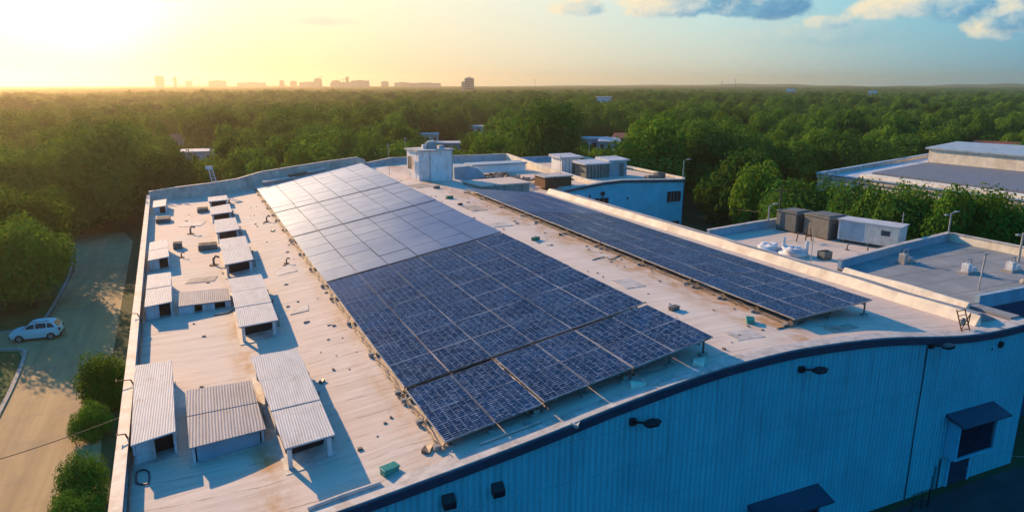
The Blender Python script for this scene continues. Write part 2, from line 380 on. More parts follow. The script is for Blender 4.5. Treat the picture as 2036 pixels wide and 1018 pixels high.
# ------------------------------------------------------------------ setting
mb=MB(); NG=60
gx=[-4500+9000*i/NG for i in range(NG+1)]
mb.add([(x,y-1000+ (9000*0),-.0) for y in gx for x in gx],[(j*(NG+1)+i,j*(NG+1)+i+1,(j+1)*(NG+1)+i+1,(j+1)*(NG+1)+i) for j in range(NG) for i in range(NG)])
build('ground',mb,M['ground'],kind='structure')
def sheet(name,pts,z,mat,**k):
    m=MB(); m.add([(x,y,z) for x,y in pts],[tuple(range(len(pts)))]); return build(name,m,mat,kind='structure',**k)
sheet('road',[(-20,12),(-7.2,12),(-7.4,40),(-8.6,55),(-9.8,82),(-11.2,116),(-13,124),(-26,126),(-26,119),(-18.3,114),(-16.6,100),(-16.0,80),(-16.3,76.5),(-30,76.3),(-42,76),(-42,71),(-28,71),(-18,70.8),(-16.2,68),(-15.3,56.7),(-15.2,40),(-15.5,30)],.01,M['road'])
sheet('lawn',[(-60,20),(-15.9,20),(-15.6,30),(-15.4,40),(-15.45,56.7),(-16.1,68),(-16.8,70.2),(-18.5,70.9),(-60,71.4)],.014,M['lawn'])
sheet('grass_bank',[(-42,76.1),(-30,76.4),(-16.4,76.6),(-16.4,80),(-17,100),(-18.6,113),(-26,118),(-42,118)],.018,M['lawn'])
sheet('yard',[(-10,-40),(160,-40),(160,30),(64,24),(62,22.3),(-5,22.3)],.012,M['tarmac'])
sheet('service_yard',[(44.5,41),(64,41),(72,62),(72,79),(44.5,79)],.02,M['tarmac'])
# kerbs
def kerb(pts,label,w=.28,h=.14):
    m=MB()
    for a,b in zip(pts,pts[1:]): m.bar((a[0],a[1],h/2),(b[0],b[1],h/2),w,h)
    build('kerb',m,M['kerb'],label=label,cat='kerb')
def smoothpts(P,n=6):
    out=[]
    for i in range(len(P)-1):
        p0=Vector(P[max(i-1,0)]);p1=Vector(P[i]);p2=Vector(P[i+1]);p3=Vector(P[min(i+2,len(P)-1)])
        for k in range(n):
            t=k/n; out.append((.5*((2*p1)+(-p0+p2)*t+(2*p0-5*p1+4*p2-p3)*t*t+(-p0+3*p1-3*p2+p3)*t**3))[:])
    out.append(tuple(P[-1])); return out
kerb(smoothpts([(-15.6,20),(-15.3,40),(-15.35,56.7),(-16.0,68),(-16.7,70.4),(-18.5,71),(-28,71.2),(-45,71.4)]),'pale kerb round the lawn in front of the parked car')
kerb(smoothpts([(-30,76.4),(-18.4,76.4),(-16.6,77.2),(-16.4,86),(-17,100),(-18.6,113)]),'kerb along the far grass beside the shaded drive')
# front yard slabs joints
mj=MB()
for a,b in (((38,12,.018),(52,22,.018)),((44,24,.018),(60,14,.018)),((30,18,.018),(56,19.5,.018))): mj.bar(a,b,.08,.006)
build('paving_joint',mj,M['concrete'],kind='structure')
# ------------------------------------------------------------------ main building
bld=thing('warehouse','blue clad warehouse whose curved white roof carries the solar arrays','building',(20,22.8,0))
xs=[leftx(YF)+(44.3-leftx(YF))*i/96 for i in range(97)]
WIN=0
# front wall as an S-topped sheet with thickness
m=MB(); n=len(xs)
vs=[];fs=[]
for yy in (YF-.0,YF+.25):
    for x in xs: vs.append((x,yy,-.2)); vs.append((x,yy,rz(x)-.02))
for i in range(n-1):
    a=2*i; fs.append((a,a+2,a+3,a+1)); b=2*n+2*i; fs.append((b+1,b+3,b+2,b)); fs.append((a+1,a+3,b+3,b+1))
fs.append((0,1,2*n+1,2*n)); fs.append((2*n-2,2*n-1,4*n-1,4*n-2))
m.add(vs,fs); build('wall',m,M['bluewall'],bld)
m=MB(); m.prism([(44.05,YF+.26),(44.3,YF+.26),(44.3,26.4),(44.05,26.4)],-.2,9.2); build('side_wall',m,M['bluewall_plain'],bld)
m=MB(); m.prism([(leftx(YF)-.05,YF+.26),(leftx(YF)+.2,YF+.26),(leftx(YB)+.2,YB),(leftx(YB)-.05,YB)],-.2,7.28); build('side_wall',m,M['bluewall_plain'],bld)
m=MB(); m.box(43.1,36.5,-.2,43.35,79.9,9.15); build('side_wall',m,M['bluewall_plain'],bld)
m=MB(); m.box(-7.4,YB+.02,-.2,48,YB+.3,7.4); build('back_wall',m,M['bluewall_plain'],bld)
# roof: strip mesh
m=MB(); nx=110; ys=[YF+.05]+[YF+(YB-YF)*k/40 for k in range(1,41)]
vs=[];fs=[]
for y in ys:
    for i in range(nx+1):
        x=leftx(y)+.05+(43.2-leftx(y))*i/nx; vs.append((x,y,rz(x)+.02*math.sin(y*.7+x*.4)*math.sin(x*1.1)*(1 if 1<i<nx-1 and y>24 else 0)))
for j in range(len(ys)-1):
    for i in range(nx): a=j*(nx+1)+i; fs.append((a,a+1,a+nx+2,a+nx+1))
m.add(vs,fs); build('roof',m,M['roof'],bld,smooth=True)
# fascia and cream capping along the curve
def ribbon(y0,y1,z0,z1,xa=None,xb=None,zf=rz,st=97):
    m=MB(); xa=leftx(YF)-.06 if xa is None else xa; xb=44.36 if xb is None else xb
    P=[xa+(xb-xa)*i/(st-1) for i in range(st)]
    vs=[]
    for x in P: z=zf(x); vs+=[(x,y0,z+z0),(x,y1,z+z0),(x,y1,z+z1),(x,y0,z+z1)]
    fs=[(3,2,1,0),tuple(range(4*st-4,4*st))]
    for i in range(st-1):
        a=4*i
        for k in range(4): fs.append((a+k,a+(k+1)%4,a+4+(k+1)%4,a+4+k))
    m.add(vs,fs); return m
build('fascia',ribbon(YF-.12,YF-.004,-.30,.08),M['navy'],bld,smooth=False)
build('roof_edge_curb',ribbon(YF-.0,YF+.42,-.05,.14,st=97),M['cap'],bld)
build('roof_edge_flashing',ribbon(YF+.43,YF+.95,-.03,.045),M['cap'],bld)
rp=random.Random(3)
for i,(x,y,w,l,mt_) in enumerate(((4.9,47,.6,.7,'cap'),(5.2,58,.8,1.2,'cap'),(24.2,36,.7,1.0,'cap'),(23.8,57,1.2,.9,'cap'),(25.0,66,.9,1.6,'roofpatch'),(-1.2,60,1.1,.8,'roofpatch'),(-2.0,86,1.2,1.4,'cap'),(30.5,24.9,1.2,.35,'roofpatch'),(24.4,25.6,.8,.6,'cap'),(38.2,34,.6,1.6,'roofpatch'),(24.6,84,1.3,1.6,'roofpatch'))):
    a_=rp.uniform(-.25,.25); ca,sa=math.cos(a_),math.sin(a_)
    q=[(x+ca*u*w-sa*v*l,y+sa*u*w+ca*v*l) for u,v in((-1,-1),(1,-.93),(.96,1),(-.97,.95))]
    m=MB(); m.prism(q,[rz(p[0])-.05 for p in q],[rz(p[0])+.035 for p in q]); build('roof_patch',m,M[mt_],bld)
# left parapet
def wallrun(pts,w,h0,h1,zf=None):
    m=MB()
    for (x0,y0,z0a,z1a),(x1,y1,z0b,z1b) in zip(pts,pts[1:]):
        d=Vector((x1-x0,y1-y0)).normalized(); nrm=Vector((-d.y,d.x))*w/2
        q=[(x0-nrm.x,y0-nrm.y),(x0+nrm.x,y0+nrm.y),(x1+nrm.x,y1+nrm.y),(x1-nrm.x,y1-nrm.y)]
        m.prism(q,[z0a,z0a,z0b,z0b],[z1a,z1a,z1b,z1b])
    return m
lp=[(leftx(y)-.02,y) for y in (YF+.3,40,55,70,85,YB)]
build('parapet',wallrun([(x,y,7.1,8.05) for x,y in lp],.26,0,0),M['bluein'],bld)
build('parapet_coping',wallrun([(x,y,8.053,8.14) for x,y in lp],.46,0,0),M['cap'],bld)
# back parapet: rises with the gable then steps down
bp=[(-7.6,106.9,8.55),(-4,106.9,8.95),(.5,106.9,9.3),(4,107,9.7),(7.2,107.1,10.5),(12,107.1,11.1),(17,107.1,11.65),(21.4,107.1,12.05),(22.6,107.1,11.6)]
build('parapet',wallrun([(x,y,rz(x)-.3,z) for x,y,z in bp],.35,0,0),M['parapet'],bld)
build('parapet_coping',wallrun([(x,y,z+.003,z+.10) for x,y,z in bp],.55,0,0),M['cap'],bld)
bq=[(22.8,107.0,11.15),(28,112,11.25),(36,112,11.2),(44,112,11.1),(48.3,112,11.1)]
m=MB(); m.prism([(22.5,107.02),(48.4,107.02),(48.4,112.2),(27.5,112.2)],[10.2,9.6,9.6,10.2],[10.5,9.9,9.9,10.45]); build('rear_roof',m,M['roof'],bld)
build('parapet',wallrun([(x,y,9.4,z) for x,y,z in bq],.3,0,0),M['bluein'],bld)
build('parapet_coping',wallrun([(x,y,z+.003,z+.09) for x,y,z in bq],.5,0,0),M['cap'],bld)
# rear right roof apron between main roof and the second building
m=MB(); m.prism([(40.6,80.1),(48.3,80.1),(48.3,107),(43.2,107),(43.2,80.2)],9.0,9.62); build('rear_apron',m,M['roof'],bld)
# upstand A (cream sloped face) + grey top + fall to the gutter
def strip(prof,y0,y1,mat,name,parent,st=30):
    m=MB(); k=len(prof)
    vs=[(x+.03*math.sin((y0+(y1-y0)*j/st)*.5+x),y0+(y1-y0)*j/st,z+.03*math.sin((y0+(y1-y0)*j/st)*.9+x)) for j in range(st+1) for x,z in prof]
    fs=[(j*k+i,j*k+i+1,(j+1)*k+i+1,(j+1)*k+i) for j in range(st) for i in range(k-1)]
    fs+=[tuple(range(k))[::-1],tuple(st*k+i for i in range(k))]
    m.add(vs,fs); return build(name,m,mat,parent)
strip([(40.32,9.16),(40.75,9.80),(40.85,9.80),(40.95,9.16)],24.0,79.9,M['cream'],'upstand',bld)
strip([(40.86,9.2),(40.87,9.78),(41.5,9.76),(42.95,9.18)],24.3,36.3,M['groof'],'gutter_slope',bld)
strip([(40.86,9.2),(40.87,9.78),(41.2,9.74),(43.25,9.17),(43.3,9.1)],36.35,79.9,M['groof'],'gutter_slope',bld)
strip([(42.75,9.15),(43.15,9.66),(43.3,9.66),(43.32,9.15)],26.2,35.6,M['cream'],'upstand',bld)
# rust seam boards under array 2 edge
# ------------------------------------------------------------------ right wing (grey roofs)
wing=thing('grey_roof_wing','flat grey roofed wing at the right end of the warehouse with cream inner parapet','building wing',(52,33,0))
m=MB(); m.prism([(43.36,26.42),(60.3,26.42),(60.3,39.3),(43.36,36.4)],-.2,9.34); build('block',m,M['darkwall'],wing)
m=MB(); vs=[];fs=[]
q=[(43.4,24.0),(60.1,26.5),(60.1,39.1),(43.4,36.2)]
m.prism([(43.33,26.43),(60.2,26.43),(60.2,39.2),(43.33,36.38)],9.35,9.42); build('roof',m,M['groof'],wing)
m=MB(); m.prism([(43.4,23.8),(44.28,23.8),(44.28,26.4),(43.4,26.4)],9.0,9.40); build('roof_corner',m,M['groof'],wing)
build('parapet',wallrun([(43.45,36.35,9.0,10.0),(52,38.0,9.0,10.05),(60.2,39.3,9.0,10.1)],.28,0,0),M['bluein'],wing)
build('parapet',wallrun([(60.2,39.15,9.0,10.1),(60.2,26.5,9.0,10.15)],.28,0,0),M['cream'],wing)
build('parapet',wallrun([(44.4,26.5,9.0,9.9),(60.1,26.5,9.0,9.9)],.28,0,0),M['bluein'],wing)
build('parapet_coping',wallrun([(43.45,36.35,10.003,10.08),(52,38.0,10.053,10.13),(60.2,39.3,10.103,10.18)],.42,0,0),M['cap'],wing)
build('parapet_coping',wallrun([(60.2,39.0,10.103,10.18),(60.2,26.7,10.153,10.23)],.42,0,0),M['cap'],wing)
yard=thing('plant_yard_wing','sunken flat roof with blue parapets carrying the grey air handling units','building wing',(50,45,0))
m=MB(); m.prism([(43.37,36.6),(52,38.2),(57.3,39.1),(57.3,53.4),(43.37,51.6)],-.2,8.6); build('block',m,M['bluewall_plain'],yard)
m=MB(); m.prism([(43.5,36.6),(52,38.2),(57.2,39.1),(57.2,53.3),(43.5,51.5)],8.602,8.68); build('roof',m,M['roof'],yard)
build('parapet',wallrun([(43.5,51.6,8.3,9.4),(50,52.6,8.3,9.45),(57.3,53.4,8.3,9.5)],.3,0,0),M['bluein'],yard)
build('parapet_coping',wallrun([(43.5,51.6,9.403,9.48),(50,52.6,9.453,9.53),(57.3,53.4,9.503,9.58)],.45,0,0),M['cap'],yard)
build('parapet',wallrun([(57.3,53.2,8.3,9.1),(57.3,39.3,8.3,9.2)],.3,0,0),M['bluein'],yard)
# ------------------------------------------------------------------ second blue building
b2=thing('two_storey_building','two storey bright blue building with barred windows behind the second array','building',(52,80,0))
top=[(41.2,80,9.25),(45,80,9.75),(49,80,10.2),(52.2,80,10.32),(62.4,80,9.85),(63.6,81.2,9.85),(63.6,95,10.1),(62,112,10.3),(48.4,112,10.3),(48.4,80.1,10.1)]
m=MB(); P=top[:5]
vs=[(x,80.0,-.2) for x,_,_ in P]+[(x,80.0,z-.35) for x,_,z in P]+[(x,80.3,-.2) for x,_,_ in P]+[(x,80.3,z-.35) for x,_,z in P]
k=5; fs=[]
for i in range(4): fs+=[(i,i+1,k+i+1,k+i),(2*k+i+1,2*k+i,3*k+i,3*k+i+1),(k+i,k+i+1,3*k+i+1,3*k+i)]
fs+=[(0,k,3*k,2*k),(k-1,3*k-1,4*k-1,2*k-1)]
m.add(vs,fs); build('wall',m,M['bluewall_plain'],b2)
m=MB(); m.prism([(62.41,80.0),(63.6,81.2),(63.6,112),(63.3,112),(63.3,81.4),(62.41,80.31)],-.2,9.48); build('corner_wall',m,M['navy'],b2)
m=MB(); m.prism([(48.6,80.32),(62.3,80.32),(63.2,81.6),(63.2,111.8),(48.6,111.8)],9.2,9.5); build('roof',m,M['roof'],b2)
# coping along the front, navy edge below
def runtop(P,z0,z1,w,dy=0): return wallrun([(x,y+dy,z+z0,z+z1) for x,y,z in P],w,0,0)
build('parapet_coping',runtop(top[:5],-.12,.0,.8,.2),M['cap'],b2)
build('fascia',runtop(top[:5],-.42,-.123,.18,-.09),M['navy'],b2)
build('parapet',runtop([(62.45,80.2,9.85),(63.5,81.4,9.85),(63.5,111.9,10.2)],-.36,.0,.25),M['cream'],b2)
build('parapet',wallrun([(48.4,80.6,9.2,10.1),(48.4,95,9.2,10.5),(48.6,111.9,9.2,11.2)],.4,0,0),M['cream'],b2)
build('parapet',wallrun([(48.8,112,9.2,10.4),(63.4,112,9.2,10.4)],.3,0,0),M['bluein'],b2)
def window(parent,x0,x1,z0,z1,y,bars):
    m=MB(); t=.08
    m.box(x0-t,y-.09,z0-t,x1+t,y-.003,z0); m.box(x0-t,y-.09,z1,x1+t,y-.003,z1+t)
    m.box(x0-t,y-.09,z0+.001,x0,y-.003,z1-.001); m.box(x1,y-.09,z0+.001,x1+t,y-.003,z1-.001)
    w=build('window',m,M['navy'],parent)
    m=MB(); m.box(x0+.002,y-.03,z0+.002,x1-.002,y-.004,z1-.002); build('pane',m,M['winglass'],w)
    m=MB()
    for i in range(1,bars): xx=x0+(x1-x0)*i/bars; m.box(xx-.03,y-.075,z0+.002,xx+.03,y-.032,z1-.002)
    build('window_bar',m,M['lampgrey'],w)
    m=MB(); m.box(x0-.15,y-.2,z0-t-.09,x1+.15,y-.003,z0-t-.003); build('sill',m,M['bluewall_plain'],w)
window(b2,59.7,61.9,6.75,8.1,80,4)
window(b2,59.6,61.9,2.6,3.75,80,4)
window(b2,47.7,49.8,6.4,7.9,80,3)
m=MB(); m.tube([(46.9,79.85,2),(46.9,79.85,8.6)],.09); build('drainpipe',m,M['blacklamp'],b2)
m=MB(); m.disc((48.9,79.85,8.6),.28,.25,14,'y'); m.bar((48.9,79.85,8.3),(48.9,79.85,7.98),.05); build('wall_lamp',m,M['blacklamp'],b2)
m=MB(); m.disc((53,79.93,7.7),.14,.1,12,'y'); build('wall_vent',m,M['navy'],b2)
# ------------------------------------------------------------------ front wall fittings (each moves with the wall they hang on yet lifts off)
def flood(x,z,lab,side=1):
    t=thing('wall_floodlight',lab,'floodlight',(x,YF,z),'floodlights along the blue front wall')
    m=MB(); m.box(x-.18,YF-.2,z-.16,x+.12,YF-.003,z+.16); build('bracket',m,M['blacklamp'],t,bevel=.03)
    m=MB(); m.bar((x,YF-.2,z+.02),(x+.28*side,YF-.5,z+.08),.08); build('arm',m,M['blacklamp'],t)
    m=MB(); c=Vector((x+.62*side,YF-.6,z+.05))
    vs=[]
    for dx,w,hh in ((-.38,.12,.10),(-.2,.24,.14),(.15,.27,.12),(.42,.14,.05)):
        for sy,sz in((-1,-.6),(1,-.6),(1,.5),(-1,.5)): vs.append((c.x+dx*side,c.y+sy*w,c.z+sz*hh+dx*.1))
    fs=[(3,2,1,0),(12,13,14,15)]+[(4*i+k,4*i+(k+1)%4,4*i+4+(k+1)%4,4*i+4+k) for i in range(3) for k in range(4)]
    m.add(vs,fs); build('lamp_head',m,M['blacklamp'],t,smooth=False,bevel=.03)
    m=MB(); m.box(c.x-.25,c.y-.18,c.z-.13,c.x+.25,c.y+.18,c.z-.095); build('lens',m,M['winglass'],t)
flood(15.8,8.88,'black floodlight on the blue wall below the edge of the large array')
flood(25.45,9.62,'black floodlight on the blue wall left of the thin drop cable')
flood(34.8,9.36,'black floodlight at the top of the thin cable down the blue wall')
def wallbox(x,z,lab):
    t=thing('wall_light_box',lab,'wall light',(x,YF,z),'square wall lights low on the blue wall')
    m=MB(); m.prism([(x-.26,YF-.34),(x+.26,YF-.34),(x+.26,YF-.003),(x-.26,YF-.003)],[z-.3,z-.3,z-.22,z-.22],[z+.02,z+.02,z+.24,z+.24]); build('housing',m,M['blacklamp'],t,bevel=.03)
    m=MB(); m.box(x-.2,YF-.36,z-.26,x+.2,YF-.343,z-.03); build('lens',m,M['winglass'],t)
wallbox(7.36,7.32,'square black wall light at the lower left of the blue wall')
wallbox(9.43,7.3,'square black wall light just right of its twin on the blue wall')
m=MB(); pts=[(34.55+.02*math.sin(z),YF-.06,z) for z in [9.2-9.1*i/20 for i in range(21)]]; m.tube(pts,.028,6)
build('drop_cable',m,M['cable'],label='thin black cable hanging down the blue wall from the floodlight',cat='cable')
t=thing('round_wall_vent','round black vent high on the blue wall near its right corner','vent',(41,YF,8.42))
m=MB(); m.disc((41,YF-.06,8.42),.2,.115,20,'y'); build('rim',m,M['blacklamp'],t)
m=MB(); m.disc((41,YF-.13,8.42),.13,.02,16,'y'); m.disc((40.3,YF-.03,8.25),.05,.05,10,'y'); build('grille',m,M['dark'],t)
def louver(x0,x1,z0,z1,lab,door=True):
    t=thing('louvred_vent_hood',lab,'vent hood',((x0+x1)/2,YF,z0))
    m=MB(); m.prism([(x0,YF-.7),(x0+.12,YF-.7),(x0+.12,YF-.003),(x0,YF-.003)],z0,z1); m.prism([(x1-.12,YF-.7),(x1,YF-.7),(x1,YF-.003),(x1-.12,YF-.003)],z0,z1)
    m.box(x0+.121,YF-.7,z0,x1-.121,YF-.003,z0+.12); m.box(x0+.121,YF-.7,z1-.15,x1-.121,YF-.003,z1)
    build('casing',m,M['bluewall_plain'],t)
    m=MB(); m.box(x0+.13,YF-.12,z0+.13,x1-.13,YF-.004,z1-.16); build('backing',m,M['dark'],t)
    m=MB(); k=12
    for i in range(k):
        z=z0+.2+(z1-z0-.42)*i/(k-1); m.bar((x0+.13,YF-.5,z),(x1-.13,YF-.5,z),.26,.03)
    s=build('louvre_blades',m,M['navy'],t)
    m=MB(); m.prism([(x0-.35,YF-1.15),(x1+.35,YF-1.15),(x1+.35,YF-.003),(x0-.35,YF-.003)],[z1+.04,z1+.04,z1+.32,z1+.32],[z1+.12,z1+.12,z1+.5,z1+.5]); build('canopy',m,M['navy'],t)
louver(37.5,41.0,2.05,4.3,'large louvred vent with sloping hood above the small side door')
louver(23.2,27.2,.4,2.35,'louvred vent with a navy sloping hood at the foot of the blue wall')
t=thing('service_door','small navy door in a pale frame under the louvred vent','door',(39,YF,0))
m=MB(); m.box(37.95,YF-.1,0,38.12,YF-.003,1.72); m.box(39.9,YF-.1,0,40.07,YF-.003,1.72); m.box(38.121,YF-.1,1.58,39.899,YF-.003,1.72); build('door_frame',m,M['bluewall_plain'],t)
m=MB(); m.box(38.125,YF-.06,.02,39.895,YF-.004,1.575); d=build('door_leaf',m,M['navy'],t)
m=MB(); m.bar((39.7,YF-.12,.8),(39.7,YF-.06,.8),.04); m.bar((39.55,YF-.12,.8),(39.72,YF-.12,.8),.035); build('handle',m,M['lampgrey'],d)
m=MB(); m.tube([(37.2,YF-.1,0),(37.2,YF-.1,1.9),(37.3,YF-.1,2.0)],.04); m.tube([(36.9,YF-.08,0),(36.9,YF-.08,1.6)],.025)
build('conduit',m,M['cable'],label='pair of thin conduits up the blue wall beside the small door',cat='conduit')
t=thing('handrail','thin dark metal handrail at the foot of the drop cable','handrail',(34.5,21.9,0))
m=MB()
for x in (33.9,34.6,35.2): m.tube([(x,21.8,0),(x,21.8,1.1)],.03,6)
build('post',m,M['blacklamp'],t)
m=MB(); m.tube([(33.8,21.8,1.08),(35.3,21.8,1.08)],.03,6); m.tube([(33.8,21.8,.6),(35.3,21.8,.6)],.025,6); m.tube([(35.25,21.8,0),(35.25,21.8,1.9)],.025,6); build('rail',m,M['blacklamp'],t)
# ------------------------------------------------------------------ solar arrays
def lerp(a,b,t): return a+(b-a)*t
def table(lab,group,fn,cols,rows,kind,legs_left=True):
    """fn(u,v)->Vector on the plane of the table, u over 0..cols, v over 0..rows"""
    o=fn(0,0); t=thing('solar_table',lab,'solar array',(o.x,o.y,rz(o.x)),group)
    du=(fn(1,0)-fn(0,0)).normalized()
    for j in range(rows):
        for i in range(cols):
            e=.012; g0=.03
            a=fn(i+e,j+e);b=fn(i+1-e,j+e);c=fn(i+1-e,j+1-e);d=fn(i+e,j+1-e)
            jz=rnd.uniform(-.012,.012); tw=rnd.uniform(-.012,.012)
            a.z+=jz;c.z+=jz;b.z+=jz+tw;d.z+=jz+tw
            nr=(b-a).cross(d-a).normalized()*.045
            m=MB(); V=[a,b,c,d]
            m.add([p-nr for p in V]+[p for p in V],[(3,2,1,0),(4,5,6,7),(0,1,5,4),(1,2,6,5),(2,3,7,6),(3,0,4,7)])
            m.uv=[(0,0),(1,0),(1,1),(0,1)]*2
            build('solar_panel',m,M['panel_'+(kind if isinstance(kind,str) else kind(i,j))],t)
    dz=Vector((0,0,-.10))
    m=MB()
    for j in range(rows+1):
        vv=min(max(j,.04),rows-.04); m.bar(fn(.02,vv)+dz,fn(cols-.02,vv)+dz,.05,.07)
    build('rail',m,M['frame'],t)
    m=MB()
    for i in (0,cols): 
        uu=min(max(i,.015),cols-.015)
        for k in range(rows*2):
            m.bar(fn(uu,k/2)+dz*.5+Vector((0,0,rnd.uniform(-.02,.02))),fn(uu,(k+1)/2)+dz*.5+Vector((0,0,rnd.uniform(-.02,.02))),.05,.06)
    build('edge_trim',m,M['frame'],t)
    m=MB()
    for i in range(0,cols+1,2):
        m.bar(fn(min(max(i,.3),cols-.3),.05)+dz*2.2,fn(min(max(i,.3),cols-.3),rows-.05)+dz*2.2,.09,.12)
    build('purlin',m,M['steel'],t)
    # legs with feet
    for j in range(0,rows+1,1 if rows<4 else 2):
        for i in (0,cols//2,cols):
            vv=min(max(j,.12),rows-.12); uu=min(max(i,.12),cols-.12)
            p=fn(uu,vv); z0=rz(p.x); 
            m=MB(); m.bar((p.x,p.y,z0+.05),(p.x,p.y,p.z-.14),.07)
            if i==0: m.bar((p.x-.28,p.y,z0+.08),(p.x,p.y,p.z-.16),.05)
            lg=build('leg',m,M['steel'],t)
            m=MB(); m.box(p.x-.2,p.y-.14,z0-.02,p.x+.2,p.y+.14,z0+.1)
            if i==0: m.box(p.x-.62,p.y-.1,z0-.02,p.x-.32,p.y+.14,z0+.16)
            build('foot',m,M['concrete'],lg)
    # cable bundle along the low edge
    m=MB()
    for s in range(3):
        pts=[]
        for k in range(rows*5+1):
            p=fn(0,k/5); zz=max(rz(p.x)+.06,p.z-.2-.12*abs(math.sin(k*1.3+s*2))-.05*s)
            pts.append((p.x-.06-.05*s+.04*math.sin(k*1.9+s),p.y,zz))
        m.tube(pts,.022,5)
    build('cable_bundle',m,M['steel'] if kind!='x' else M['cable'],t)
    return t
ROWH=2.85
# array 1: plane corners
def A1(x,y):
    f=(x-7.4)/(21.3-7.4); return lerp(8.88,11.40,f)+.02*math.sin(y*.3)
def xl1(y): return 7.75-1.5*(y-24.3)/80
def xr1(y): return 21.25+.35*(y-24.3)/80
def seg1(y0,rows,ra,gap=0,u0=0,u1=6,pitch=ROWH,tilt=0.):
    def fn(u,v):
        y=y0+v*pitch; w=(u0+u)/6; x=lerp(xl1(y),xr1(y),w)
        return Vector((x,y,A1(x,y)+tilt*(w-.5)-.02*v/rows))
    return fn
GA='solar tables of the wide left array'
a1y=24.3
fl=('frontmost left solar table, two panels wide, of the large array','frontmost middle solar table, two panels wide, of the large array','frontmost right solar table, two panels wide, with raised legs showing')
for k in range(3):
    def f0(k=k):
        base=seg1(a1y,2,0,pitch=2.72)
        def fn(u,v): p=base(2*k+.012+u*.988,v); p.z+=(-.04,.03,.0)[k]; return p
        return fn
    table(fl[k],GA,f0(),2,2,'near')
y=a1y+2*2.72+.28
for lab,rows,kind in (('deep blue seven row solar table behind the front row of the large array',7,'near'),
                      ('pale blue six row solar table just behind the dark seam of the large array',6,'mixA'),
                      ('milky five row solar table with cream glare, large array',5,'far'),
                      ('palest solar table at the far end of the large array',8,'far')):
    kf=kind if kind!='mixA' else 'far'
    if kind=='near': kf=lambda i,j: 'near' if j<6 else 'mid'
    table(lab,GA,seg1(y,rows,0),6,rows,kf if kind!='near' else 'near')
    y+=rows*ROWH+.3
A1END=y
GB='solar tables of the narrow right array'
def xl2(y): return 27.75+.4*(y-25.6)/52
def xr2(y): return 35.0+3.1*(y-25.6)/52
def A2(x,y): 
    f=(x-xl2(y))/(xr2(y)-xl2(y)); zl=10.95; zr=lerp(10.75,9.75,(y-25.6)/52); return lerp(zl,zr,f)
def seg2(y0,pitch=ROWH):
    def fn(u,v):
        y=y0+v*pitch+u*.30*(1-min(1,(y0+v*pitch-25.6)/18)); w=u/4; x=lerp(xl2(y),xr2(y),w)
        return Vector((x,y,A2(x,y)))
    return fn
y=25.6
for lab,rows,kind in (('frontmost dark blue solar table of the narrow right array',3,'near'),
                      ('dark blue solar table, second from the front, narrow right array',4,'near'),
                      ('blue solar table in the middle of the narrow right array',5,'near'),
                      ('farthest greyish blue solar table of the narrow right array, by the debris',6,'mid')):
    table(lab,GB,seg2(y),4,rows,kind); y+=rows*ROWH+.12
